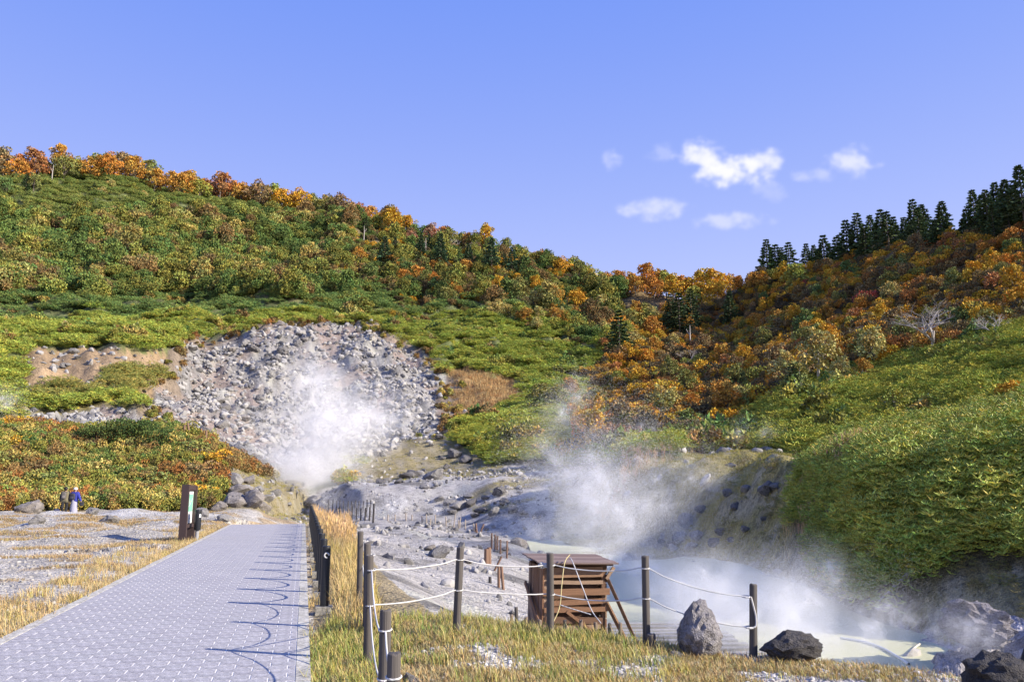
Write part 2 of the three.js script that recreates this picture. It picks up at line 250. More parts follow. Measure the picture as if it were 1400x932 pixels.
// ---------------------------------------------------------------- wood, rope, tubes
const UP = V(0, 1, 0);
function tubeAlong(points, radius, radial = 7, closed = false, seg) { const c = new THREE.CatmullRomCurve3(points, closed, 'centripetal'); return new THREE.TubeGeometry(c, seg ?? Math.max(6, points.length * 3), radius, radial, closed); }
function taper(points, radii, radial = 7) {   // a limb through points with a radius at each
  const n = points.length, pos = [], uv = [], idx = [], up = V(0, 0, 0), t = V(0, 0, 0), u = V(0, 0, 0), w = V(0, 0, 0);
  for (let i = 0; i < n; i++) {
    t.copy(points[Math.min(n - 1, i + 1)]).sub(points[Math.max(0, i - 1)]).normalize();
    u.set(1, 0, 0.13).addScaledVector(t, -t.x).normalize(); w.crossVectors(t, u).normalize(); u.crossVectors(w, t).normalize();
    for (let k = 0; k <= radial; k++) { const a = k / radial * 2 * Math.PI, c = Math.cos(a) * radii[i], s = Math.sin(a) * radii[i]; pos.push(points[i].x + u.x * c + w.x * s, points[i].y + u.y * c + w.y * s, points[i].z + u.z * c + w.z * s); uv.push(k / radial, i); }
  }
  const m = radial + 1; for (let i = 0; i < n - 1; i++) for (let k = 0; k < radial; k++) { const a = i * m + k; idx.push(a, a + 1, a + m, a + 1, a + m + 1, a + m); }
  const c0 = pos.length / 3; pos.push(...points[n - 1].toArray()); uv.push(0.5, 0.5); for (let k = 0; k < radial; k++) idx.push((n - 1) * m + k, (n - 1) * m + k + 1, c0);
  const g = new THREE.BufferGeometry(); g.setAttribute('position', new THREE.Float32BufferAttribute(pos, 3)); g.setAttribute('uv', new THREE.Float32BufferAttribute(uv, 2)); g.setIndex(idx); g.computeVertexNormals(); return g;
}
function postGeo(h, r, rng, radial = 12) {   // a weathered round post with a chamfered, slightly uneven top; its foot is 0.25 m in the ground
  const prof = [[0, -0.25], [r * 1.04, -0.25], [r * 1.03, h * 0.1], [r, h * 0.35], [r * 0.985, h * 0.7], [r * 0.97, h - 0.012], [r * 0.86, h], [0, h + 0.002]].map(([a, b]) => new THREE.Vector2(a, b));
  const g = new THREE.LatheGeometry(prof, radial), p = g.attributes.position, k = rng() * 20;
  for (let i = 0; i < p.count; i++) { const x = p.getX(i), y = p.getY(i), z = p.getZ(i), f = 1 + 0.05 * noise3(x * 14 + k, y * 1.2, z * 14); p.setXYZ(i, x * f, y + (y > h * 0.95 ? 0.008 * noise2(x * 20 + k, z * 20) : 0), z * f); }
  g.computeVertexNormals(); return g;
}
const woodMap = woodTex.clone(); woodMap.repeat.set(0.6, 1); woodMap.needsUpdate = true; woodMap.rotation = Math.PI / 2;
const matGreyWood = std([0.13, 0.115, 0.105], 0.9, { map: woodMap, bumpMap: woodMap, bumpScale: 0.004 });
const matPaleWood = std([0.30, 0.23, 0.17], 0.9, { map: woodMap, bumpMap: woodMap, bumpScale: 0.004 });
const matRope = std([0.56, 0.55, 0.53], 0.85, { bumpMap: ropeTex, bumpScale: 0.003 });
const matYellowRope = std([0.5, 0.42, 0.2], 0.85, { bumpMap: ropeTex, bumpScale: 0.002 });
const matBlack = std([0.012, 0.014, 0.018], 0.45);
const matConcrete = std([0.4, 0.38, 0.33], 0.95, { map: grainTex, bumpMap: bumpTex, bumpScale: 0.006 });
const matKerb = std([0.6, 0.575, 0.5], 0.95, { map: grainTex, bumpMap: bumpTex, bumpScale: 0.004 });

// ---------------------------------------------------------------- the paved path
{
  const rng = mulberry(21), path = new THREE.Group(); path.name = 'path'; path.userData.kind = 'structure'; scene.add(path);
  const bed = []; for (let s = -3; s < 46.6; s += 0.5) bed.push(s);
  const strip = (t0, t1, y0, y1, list, parent, name, mat, sub) => {   // a closed slab along the path
    const pos = [], uv = [], idx = [];
    list.forEach((s, i) => { for (const [t, y] of [[t0, y0], [t0, y1], [t1, y1], [t1, y0]]) { const [x, z] = pathXZ(s, t); pos.push(x, pathH(s) + y, z); uv.push(s / 2, (t + y) / 2); } if (i) for (let k = 0; k < 4; k++) { const a = (i - 1) * 4 + k, b = (i - 1) * 4 + (k + 1) % 4; idx.push(a, b, a + 4, b, b + 4, a + 4); } });
    const n = pos.length / 3; idx.push(0, 2, 1, 0, 3, 2, n - 4, n - 3, n - 2, n - 4, n - 2, n - 1);
    let g = new THREE.BufferGeometry(); g.setAttribute('position', new THREE.Float32BufferAttribute(pos, 3)); g.setAttribute('uv', new THREE.Float32BufferAttribute(uv, 2)); g.setIndex(idx); g = g.toNonIndexed(); g.computeVertexNormals();
    return part(parent, name, g, mat);
  };
  strip(-PW, 0, -0.12, 0.0265, bed, path, 'jointing_sand', std([0.74, 0.72, 0.68], 0.95));
  const kerbLen = 0.6;
  for (let s = -3, k = 0; s < 46; s += kerbLen) for (const [a, b] of [[0.003, 0.126], [-PW - 0.126, -PW - 0.003]]) strip(a, b, -0.14, 0.029 + rng() * 0.004, [s, s + kerbLen - 0.006], path, 'kerbstone', matKerb);
  // pavers 30 x 15 cm in running bond, bevelled, lengthwise joints wide and pale
  const pw = 0.3, pl = 0.15, base = [];
  const paver = (w) => { const x = w / 2 - 0.0048, z = pl / 2 - 0.0022, b = 0.003, y = 0.03, sh = [[-x, 0.0, -z], [x, 0, -z], [x, 0, z], [-x, 0, z], [-x, y - b, -z], [x, y - b, -z], [x, y - b, z], [-x, y - b, z], [-x + b, y, -z + b], [x - b, y, -z + b], [x - b, y, z - b], [-x + b, y, z - b]]; const f = []; for (let r = 0; r < 2; r++) for (let k = 0; k < 4; k++) { const a = r * 4 + k, c = r * 4 + (k + 1) % 4; f.push(a, a + 4, c, c, a + 4, c + 4); } f.push(8, 11, 9, 9, 11, 10); let g = new THREE.BufferGeometry(); g.setAttribute('position', new THREE.Float32BufferAttribute(sh.flat(), 3)); g.setIndex(f); g = g.toNonIndexed(); const p = g.attributes.position, uv = new Float32Array(p.count * 2); for (let i = 0; i < p.count; i++) uv.set([p.getX(i) * 1.6 + 0.5, p.getZ(i) * 1.6 + p.getY(i) + 0.5], i * 2); g.setAttribute('uv', new THREE.BufferAttribute(uv, 2)); g.computeVertexNormals(); return g; };
  const tones = [[0.48, 0.465, 0.485], [0.455, 0.44, 0.46], [0.505, 0.49, 0.505], [0.47, 0.46, 0.475]].map((c) => std(c, 0.9, { map: grainTex, bumpMap: bumpTex, bumpScale: 0.003 }));
  const widths = [pw, pw / 2, PW - 9 * pw, PW - 9 * pw - pw / 2].map((w) => w); const cache = new Map(); const geoOf = (w) => { const k = w.toFixed(3); if (!cache.has(k)) cache.set(k, paver(w)); return cache.get(k); };
  const joined = [[], [], [], []], angle = Math.atan2(-PD[0], -PD[1]); let shown = 0;
  for (let row = 0; row < 328; row++) {
    const s = -2.9 + row * pl; let t = -PW, first = row % 2 ? pw / 2 : pw;
    while (t < -0.02) {
      const w = Math.min(t === -PW ? first : pw, -t); const [x, z] = pathXZ(s, t + w / 2), tone = Math.floor(rng() * 4), y = pathH(s) + 0.0015 * (rng() - 0.5);
      t += w; if (w < 0.04) break;
      if (s > 6.15 && shown < 300) { const m = part(path, 'paver', geoOf(w), tones[tone]); m.position.set(x, y, z); m.rotation.y = angle; shown++; }
      else { const g = geoOf(w).clone(); g.rotateX(s > 36 ? Math.atan(0.024 * (s - 36)) * -1 : 0); g.rotateY(angle); g.translate(x, y, z); joined[tone].push(g); }
    }
  }
  joined.forEach((l, k) => { const m = part(path, 'pavers', mergeGeometries(l), tones[k]); m.userData.kind = 'stuff'; });
}
// ---------------------------------------------------------------- black posts with a rope along the path
{
  const rng = mulberry(33), tops = [], s0 = 11.4, gap = 1.55;
  const body = (() => { const prof = [[0, -0.2], [0.058, -0.2], [0.058, 0.775], [0.05, 0.79], [0, 0.79]].map(([a, b]) => new THREE.Vector2(a, b)); return new THREE.LatheGeometry(prof, 20); })();
  const block = new THREE.BoxGeometry(0.24, 0.34, 0.24); { const p = block.attributes.position; for (let i = 0; i < p.count; i++) if (p.getY(i) > 0) { p.setX(i, p.getX(i) * 0.93); p.setZ(i, p.getZ(i) * 0.93); } block.computeVertexNormals(); }
  const ring = new THREE.TorusGeometry(0.0585, 0.003, 5, 20).rotateX(Math.PI / 2);
  for (let k = 0; k < 17; k++) {
    const s = s0 + k * gap, [x, z] = pathXZ(s, 0.33), y = H(x, z);
    const g = thing('rope_post', k ? 'black round rope post on a concrete block beside the paved path' : 'black rope post with a knotted white rope end, first in the row along the path', 'post', V(x, pathH(s) + 0.03, z), rng(), k ? 'black posts along the path' : undefined);
    part(g, 'post_body', body, matBlack);
    const b = part(g, 'concrete_block', block, matConcrete); b.position.y = -0.16; b.rotation.y = 0.25 - g.rotation.y;
    const c1 = part(g, 'seam_ring', ring, matBlack); c1.position.y = 0.28;
    tops.push(V(x, pathH(s) + 0.03 + 0.66, z));
    if (!k) { const pts = []; for (let i = 0; i <= 10; i++) { const a = i / 10 * 5; pts.push(V(Math.cos(a) * 0.03, 0.67 + Math.sin(a) * 0.03, 0.068)); } const kn = part(g, 'rope_knot', tubeAlong(pts, 0.011, 6, false, 30), matRope); kn.rotation.y = 0.35 - g.rotation.y; }
  }
  const pts = []; tops.forEach((p, k) => { pts.push(p.clone()); if (k < tops.length - 1) for (const f of [0.18, 0.5, 0.82]) { const q = p.clone().lerp(tops[k + 1], f); q.y -= 0.34 * (1 - (2 * f - 1) ** 2); pts.push(q); } });
  single('rope', 'thin white rope sagging between the black posts along the path', 'rope', new THREE.TubeGeometry(new THREE.CatmullRomCurve3(pts), 400, 0.0135, 6), matRope);
}
// ---------------------------------------------------------------- round wooden fence posts and their two ropes
const fenceTop = [], fenceLow = [];
{
  const rng = mulberry(44);
  // [x, depth, top height, radius, lean along x, label]
  const posts = [
    [-0.68, 4.85, 0.66, 0.041, 0.0, 'short weathered grey fence post beside the kerb with a rough flat top'],
    [-0.88, 5.8, 0.76, 0.041, 0.0, 'weathered fence post with two white ropes, second of the row beside the kerb'],
    [-1.34, 7.8, 0.965, 0.041, 0.012, 'tall weathered corner fence post where the rope turns towards the hut'],
    [-1.64, 9.4, 0.97, 0.04, 0.035, 'weathered fence post standing just behind the rope corner post'],
    [-2.02, 11.0, 1.02, 0.04, 0.05, 'pale leaning fence post in the tall golden grass beside the path'],
    [-0.6, 9.0, 0.955, 0.042, 0.035, 'dark leaning rope post on the grass between the corner post and the hut'],
    [0.43, 9.4, 0.86, 0.042, 0.02, 'dark rope post in front of the wooden hut'],
    [1.47, 9.15, 0.85, 0.042, 0.012, 'dark rope post right of the hut beside a sawn stub'],
    [2.6, 9.05, 0.56, 0.042, -0.08, 'dark leaning last rope post between the two boulders'],
  ];
  const P = posts.map(([x, d, top, r, lean, label]) => {
    const y = H(x, -d), h = top - y, g = thing('fence_post', label, 'post', V(x, y, -d), 0);
    const b = part(g, 'post_body', postGeo(h, r, rng), matGreyWood); b.rotation.z = -lean; b.rotation.y = rng() * 6;
    const at = (hh) => V(x + Math.sin(lean) * hh, y + hh, -d);
    for (const k of [0.13, 0.45]) { const c = part(g, 'rope_loop', new THREE.TorusGeometry(r + 0.002, 0.007, 5, 16).rotateX(Math.PI / 2 + 0.15), matRope); c.position.copy(at(h - k)).sub(g.position); }
    return { hi: at(h - 0.13), lo: at(h - 0.45) };
  });
  const run = (key, order, sag) => { const pts = []; order.forEach((i, k) => { const p = P[i][key]; pts.push(p.clone()); if (k < order.length - 1) { const q = P[order[k + 1]][key]; for (const f of [0.2, 0.5, 0.8]) { const m = p.clone().lerp(q, f); m.y -= sag[k] * (1 - (2 * f - 1) ** 2); pts.push(m); } } }); return new THREE.TubeGeometry(new THREE.CatmullRomCurve3(pts), 220, 0.007, 7); };
  single('rope', 'upper white twisted rope strung from the corner post past the hut to the boulders', 'rope', run('hi', [2, 5, 6, 7, 8], [0.035, 0.045, 0.05, 0.06]), matRope);
  single('rope', 'lower white twisted rope strung from the corner post past the hut to the boulders', 'rope', run('lo', [2, 5, 6, 7, 8], [0.035, 0.02, 0.05, 0.06]), matRope);
  single('rope', 'upper white rope hanging between the fence posts beside the kerb', 'rope', run('hi', [0, 1, 2, 3, 4], [0.09, 0.2, 0.17, 0.17]), matRope);
  single('rope', 'lower white rope hanging between the fence posts beside the kerb', 'rope', run('lo', [0, 1, 2, 3, 4], [0.09, 0.2, 0.17, 0.17]), matRope);
  { const p = P[6].hi, pts = []; for (let i = 0; i < 26; i++) pts.push(V(p.x - 0.09 + (rng() - 0.5) * 0.13, p.y - 0.005 + (rng() - 0.5) * 0.06, p.z + (rng() - 0.5) * 0.06)); single('rope_knot', 'bunched knot of white rope beside the post in front of the hut', 'knot', tubeAlong(pts, 0.008, 5, false, 120), matRope); }
  { const q = P[8], pts = [q.hi.clone().add(V(0.05, 0, 0.02)), q.hi.clone().add(V(0.07, -0.1, 0.03)), q.hi.clone().add(V(0.09, -0.22, 0.03)), q.lo.clone().add(V(0.05, 0.01, 0.03)), q.lo.clone().add(V(-0.04, 0, 0.04))]; single('rope', 'loose end of white rope looping down the leaning last post', 'rope', tubeAlong(pts, 0.01, 6, false, 30), matRope); }
  { const x = 1.50, d = 9.02, y = H(x, -d); single('post_stub', 'dark sawn post stub tied to the foot of the rope post right of the hut', 'post', postGeo(0.16, 0.05, rng), matGreyWood, V(x, y, -d)); }
}
// ---------------------------------------------------------------- the small plank hut, its stakes, struts and stay ropes
{
  const rng = mulberry(55);
  const tones = [[0.31, 0.165, 0.09], [0.38, 0.225, 0.135], [0.2, 0.11, 0.065], [0.43, 0.29, 0.195]].map((c) => std(c, 0.88, { map: woodTex, bumpMap: woodTex, bumpScale: 0.004 }));
  const roofTones = [[0.28, 0.2, 0.17], [0.34, 0.25, 0.215], [0.23, 0.16, 0.14]].map((c) => std(c, 0.85, { map: woodTex, bumpMap: woodTex, bumpScale: 0.004 }));
  const plank = (l, h, t) => { const g = new THREE.BoxGeometry(l, h, t, 4, 1, 1), p = g.attributes.position, k = rng() * 50; for (let i = 0; i < p.count; i++) { p.setY(i, p.getY(i) + 0.006 * noise2(p.getX(i) * 4 + k, 1)); p.setZ(i, p.getZ(i) + 0.005 * noise2(p.getX(i) * 3 + k, 7)); } g.computeVertexNormals(); return g; };
  const gp = onGround(770, 12.2), baseY = gp.y - 0.05;
  const hut = thing('plank_hut', 'small sloping-roofed hut of reddish brown planks by the steaming pool', 'hut', V(gp.x, baseY, gp.z), 0.24);
  hut.rotation.z = -0.025;
  const W = 0.92, D = 0.8, top = 0.50 - baseY, put = (name, g, mat, x, y, z, rx = 0, ry = 0, rz = 0, par = hut) => { const m = part(par, name, g, mat); m.position.set(x, y, z); m.rotation.set(rx, ry, rz); return m; };
  const tn = () => tones[Math.floor(rng() * 4)];
  for (const sx of [-1, 1]) for (const sz of [-1, 1]) put('corner_post', new THREE.BoxGeometry(0.055, top, 0.055), tn(), sx * (W / 2 - 0.03), top / 2, sz * (D / 2 - 0.03));
  // front planks with uneven gaps
  const front = [[0.08, 0.09, 0.88], [0.19, 0.07, 0.84], [0.3, 0.09, 0.86], [0.43, 0.1, 0.84], [0.55, 0.06, 0.8], [0.655, 0.09, 0.85], [0.8, 0.065, 0.95], [0.9, 0.07, 0.82], [1.04, 0.09, 1.0], [1.17, 0.05, 0.84], [1.31, 0.14, 0.84]];
  for (const [y, h, l] of front) put('front_plank', plank(l, h, 0.022), tn(), (rng() - 0.5) * 0.05, y + top - 1.40, D / 2 + 0.012 + (l > 0.94 ? 0.02 : 0), 0, 0, (rng() - 0.5) * 0.09);
  for (let k = 0; k * 0.122 + 0.1 < top; k++) put('inner_plank', plank(W - 0.08, 0.11, 0.02), tones[2], 0, 0.07 + k * 0.122, D / 2 - 0.12 - (k % 3) * 0.02, 0, 0, (rng() - 0.5) * 0.02);
  for (let k = 0; k * 0.122 + 0.1 < top; k++) put('back_plank', plank(W, 0.12, 0.02), tn(), 0, 0.07 + k * 0.122, -D / 2 - 0.012);
  for (let k = 0; k * 0.122 + 0.1 < top; k++) put('right_wall_plank', plank(D - 0.02, 0.11, 0.02), tn(), W / 2 + 0.012, 0.07 + k * 0.122, 0, 0, Math.PI / 2, 0);
  for (let k = 0; k < 8; k++) put('left_wall_plank', plank(top * 0.98, 0.09, 0.02), tn(), -W / 2 - 0.012, top / 2, -D / 2 + 0.06 + k * 0.1, (rng() - 0.5) * 0.05, Math.PI / 2, Math.PI / 2);
  for (let k = 0; k < 3; k++) put('leaning_board', plank(1.0, 0.06, 0.018), tn(), -W / 2 - 0.05 - k * 0.02, top - 0.75 + k * 0.1, -0.05 + k * 0.08, 0.1, Math.PI / 2, 0.9 - k * 0.25);
  put('front_brace', plank(0.62, 0.04, 0.018), tones[0], 0.12, top - 0.8, D / 2 + 0.05, 0, 0, -0.6);
  const roof = put('roof', new THREE.BoxGeometry(W + 0.18, 0.03, 0.035), tones[2], 0, top + 0.02, D / 2 + 0.06);
  for (let k = 0; k < 7; k++) { const b = put('roof_board', plank(W + 0.26, 0.016, 0.155), roofTones[k % 3], (rng() - 0.5) * 0.03 + 0.02, 0.028 + k * 0.006, 0.03 - k * 0.15, 0.045, 0, 0, roof); }
  put('eave_bracket', plank(0.2, 0.045, 0.03), tones[3], W / 2 + 0.06, top - 0.1, D / 2 + 0.02, 0, 0, 1.0);
  const bar = (name, a, b, w, mat) => { const d = b.clone().sub(a), g = new THREE.BoxGeometry(w, d.length(), w * 0.7), m = part(hut, name, g, mat); m.position.copy(a).add(b).multiplyScalar(0.5); m.quaternion.setFromUnitVectors(UP, d.normalize()); return m; };
  const strutMat = std([0.22, 0.12, 0.06], 0.88, { map: woodTex, bumpMap: woodTex, bumpScale: 0.004 });
  bar('strut', V(W / 2 + 0.02, top - 0.16, D / 2), V(W / 2 + 0.62, 0.25, D / 2 + 0.15), 0.045, strutMat);
  bar('strut', V(W / 2, top - 0.5, D / 2 + 0.03), V(W / 2 + 0.45, 0.3, D / 2 + 0.25), 0.05, strutMat);
  bar('ground_rail', V(W / 2 - 0.05, 0.62, D / 2 + 0.1), V(W / 2 + 0.5, 0.6, D / 2 + 0.05), 0.06, tones[2]);
  // short stakes along the edge of the grass
  const stakes = [[707, 10.9, 0.28], [719, 10.8, 0.26], [737, 10.75, 0.25], [770, 10.7, 0.24], [791, 10.65, 0.2], [811, 10.6, 0.23], [827, 10.55, 0.22], [843, 10.5, 0.25], [700, 11.6, 0.22]];
  stakes.forEach(([px, r, h], k) => { const p = onGround(px, r); const want = 1.6 - 0.153 * r + (k === 0 ? 0.1 : 0) - (px > 800 ? 0.08 : 0) + (rng() - 0.5) * 0.08, hh = Math.max(h, want - p.y); single('wooden_stake', 'short pale wooden stake on the grass edge in front of the hut', 'stake', postGeo(hh, 0.024, rng, 9), k % 3 ? matPaleWood : matGreyWood, p, 'stakes in front of the hut').rotation.set((rng() - 0.5) * 0.12, rng() * 6, (rng() - 0.5) * 0.12); });
  const rp = (px, py, r) => ray(px, py).multiplyScalar(r / Math.hypot(ray(px, py).x, ray(px, py).z)).add(V(0, EYE, 0));
  single('stay_rope', 'yellow stay rope running from the hut roof down to the grass', 'rope', tubeAlong([rp(779, 758, 11.7), rp(772, 770, 11.2), rp(768, 800, 10.9), rp(765, 830, 10.7), rp(754, 856, 10.5)], 0.007, 5, false, 30), matYellowRope);
  single('stay_rope', 'white stay rope running from the hut roof down to a stake', 'rope', tubeAlong([rp(779, 762, 11.7), rp(783, 768, 11.25), rp(797, 804, 10.9), rp(810, 836, 10.65), rp(822, 852, 10.5)], 0.007, 5, false, 30), matRope);
  single('stay_rope', 'short white rope tied low between stakes in front of the hut', 'rope', tubeAlong([rp(766, 827, 10.72), rp(785, 833, 10.66), rp(808, 840, 10.6)], 0.007, 5, false, 20), matRope);
  const pp = onGround(852, 10.6); const pipe = single('drain_pipe', 'short white plastic pipe lying at the foot of the hut struts', 'pipe', new THREE.CylinderGeometry(0.045, 0.045, 0.45, 16, 1, true).rotateZ(Math.PI / 2), std([0.6, 0.58, 0.56], 0.5, { side: THREE.DoubleSide }), pp.add(V(0, 0.08, 0))); pipe.rotation.set(0, -0.5, -0.12);
}
// ---------------------------------------------------------------- the map board and the small post next to it
{
  const p = ground(254, 741, 10), brown = std([0.055, 0.035, 0.033], 0.6), g = thing('information_board', 'tall dark brown framed board with a green and white map panel beside the path', 'sign', p, 1.62);
  const box = (n, w, h, d, x, y, z, m = brown) => { const b = part(g, n, new THREE.BoxGeometry(w, h, d), m); b.position.set(x, y, z); return b; };
  box('side_frame', 0.09, 1.8, 0.22, -0.36, 0.86, 0); box('side_frame', 0.09, 1.76, 0.22, 0.36, 0.84, 0);
  box('top_frame', 0.63, 0.16, 0.18, 0, 1.66, 0); box('bottom_frame', 0.63, 0.1, 0.18, 0, 0.5, 0); box('back_panel', 0.63, 1.03, 0.03, 0, 1.065, -0.02);
  const cv = document.createElement('canvas'); cv.width = 256; cv.height = 420; const c = cv.getContext('2d');
  c.fillStyle = '#e8ebe6'; c.fillRect(0, 0, 256, 420); c.fillStyle = '#7fc3a6'; c.fillRect(8, 40, 240, 230); c.fillStyle = '#a9d8bd'; c.beginPath(); c.ellipse(90, 130, 60, 40, 0.4, 0, 7); c.fill(); c.strokeStyle = '#f4f4ee'; c.lineWidth = 6; c.beginPath(); c.moveTo(20, 240); c.bezierCurveTo(90, 180, 120, 240, 230, 90); c.stroke(); c.fillStyle = '#c9453c'; c.fillRect(150, 128, 14, 14); c.fillStyle = '#56606a'; for (let i = 0; i < 9; i++) c.fillRect(18, 292 + i * 13, 120 + ((i * 53) % 90), 4); c.fillStyle = '#e9b7bb'; c.fillRect(0, 0, 8, 420);
  const t = new THREE.CanvasTexture(cv); t.colorSpace = THREE.SRGBColorSpace;
  const f = part(g, 'map_panel', new THREE.BoxGeometry(0.6, 0.98, 0.012), std([1, 1, 1], 0.4, { map: t })); f.position.set(0, 1.065, 0.014);
  const q = ground(268, 741, 10), b = thing('path_marker_post', 'dark round marker post with a white label beside the map board', 'post', q, 0.6);
  part(b, 'post_head', new THREE.LatheGeometry([[0, 0.36], [0.1, 0.36], [0.1, 0.96], [0.09, 0.985], [0, 0.985]].map(([x, y]) => new THREE.Vector2(x, y)), 18), matBlack);
  part(b, 'post_stem', new THREE.CylinderGeometry(0.055, 0.06, 0.5, 14).translate(0, 0.12, 0), std([0.28, 0.28, 0.29], 0.6));
  const lab = part(b, 'label_plate', new THREE.CylinderGeometry(0.102, 0.102, 0.1, 8, 1, true, 0.1, 0.7).translate(0, 0.8, 0), std([0.7, 0.7, 0.7], 0.6, { side: THREE.DoubleSide }));
}
console.log('built things done');
// ---------------------------------------------------------------- plants: leaf clouds, blades, trees
function leafGeo(list) {   // list of {p, q, l, w, c}: each leaf a folded diamond of two faces
  const n = list.length, pos = new Float32Array(n * 18), col = new Float32Array(n * 18), a = V(0, 0, 0), b = V(0, 0, 0), c = V(0, 0, 0), d = V(0, 0, 0);
  list.forEach((f, i) => {
    const L = f.l, W = f.w / 2, k = f.fold ?? 0.12 * f.w;
    a.set(0, 0, 0).applyQuaternion(f.q).add(f.p); b.set(-W, L * 0.42, k).applyQuaternion(f.q).add(f.p); c.set(0, L, -(f.droop ?? 0) * L).applyQuaternion(f.q).add(f.p); d.set(W, L * 0.42, k).applyQuaternion(f.q).add(f.p);
    [a, b, c, a, c, d].forEach((v, m) => { v.toArray(pos, i * 18 + m * 3); col.set(f.c, i * 18 + m * 3); });
  });
  const g = new THREE.BufferGeometry(); g.setAttribute('position', new THREE.BufferAttribute(pos, 3)); g.setAttribute('color', new THREE.BufferAttribute(col, 3)); return g;
}
const qa = new THREE.Quaternion(), qb = new THREE.Quaternion();
function aim(dir, roll) { return new THREE.Quaternion().setFromUnitVectors(UP, dir).multiply(qb.setFromAxisAngle(UP, roll)); }
function unit(rng, up = 0) { const z = rng() * 2 - 1, a = rng() * 2 * Math.PI, s = Math.sqrt(1 - z * z); return V(s * Math.cos(a), z + up, s * Math.sin(a)).normalize(); }
function tintOf(rng, spread, hue = 0.12) { const v = 1 + (rng() - 0.5) * 2 * spread, h = (rng() - 0.5) * 2 * hue; return [v * (1 + h), v * (1 - h * 0.3), v * (1 - h)]; }
function crownGeo(rng, blobs, n, size, spread = 0.35) {   // leaves on the shells of many small clumps
  const list = [], vol = blobs.map((b) => b.r * b.r), sum = vol.reduce((p, q) => p + q, 0);
  blobs.forEach((b, k) => {
    const m = Math.round(n * vol[k] / sum), tone = tintOf(rng, 0.22, 0.16);
    for (let i = 0; i < m; i++) {
      const o = unit(rng, 0.25), rad = b.r * (0.55 + 0.5 * Math.sqrt(rng())), p = V(o.x * rad, o.y * rad * 0.8, o.z * rad).add(b.c), t = tintOf(rng, spread);
      const dir = o.clone().multiplyScalar(0.7).add(unit(rng)).normalize(), l = size * (0.6 + 0.8 * rng());
      list.push({ p, q: aim(dir, rng() * 6), l, w: l * (0.6 + 0.3 * rng()), c: [t[0] * tone[0], t[1] * tone[1], t[2] * tone[2]] });
    }
  });
  return leafGeo(list);
}
function broadleaf(seed, h, w, n, size, trunkShare = 0.27) {   // crown and wood geometry of one broad tree, h tall and w wide
  const rng = mulberry(seed), blobs = [], wood = [], base = h * trunkShare * 0.6, lean = V((rng() - 0.5) * 0.12 * h, 0, (rng() - 0.5) * 0.12 * h);
  const fork = V(lean.x * 0.5, h * trunkShare, lean.z * 0.5), r0 = h * 0.02 + 0.03;
  wood.push(taper([V(0, -0.4, 0), V(lean.x * 0.2, h * trunkShare * 0.5, lean.z * 0.2), fork, V(lean.x, h * 0.8, lean.z)], [r0 * 1.3, r0, r0 * 0.8, r0 * 0.2], 6));
  const nb = 24 + Math.floor(rng() * 8);
  for (let k = 0; k < nb; k++) {
    const a = k * 2.4 + rng() * 0.7, v = Math.pow((k + 0.5) / nb, 0.8), rad = w / 2 * Math.sqrt(Math.max(0.05, 1 - Math.pow(v * 2 - 0.75, 2) * 0.85)) * (0.35 + 0.72 * rng());
    const c = V(Math.cos(a) * rad + lean.x, base + (h - base) * (0.08 + 0.84 * v) + (rng() - 0.5) * h * 0.14, Math.sin(a) * rad + lean.z);
    blobs.push({ c, r: w * (0.075 + 0.095 * rng()) });
    if (k % 2 === 0) wood.push(taper([fork.clone().lerp(V(0, h * 0.28, 0), rng() * 0.5), fork.clone().lerp(c, 0.55).add(V(0, h * 0.03, 0)), c], [r0 * 0.55, r0 * 0.33, r0 * 0.1], 5));
  }
  blobs.push({ c: V(lean.x, h * 0.86, lean.z), r: w * 0.13 }, { c: V(lean.x, h * 0.62, lean.z), r: w * 0.18 });
  return { crown: crownGeo(rng, blobs, n, size), wood: mergeGeometries(wood) };
}
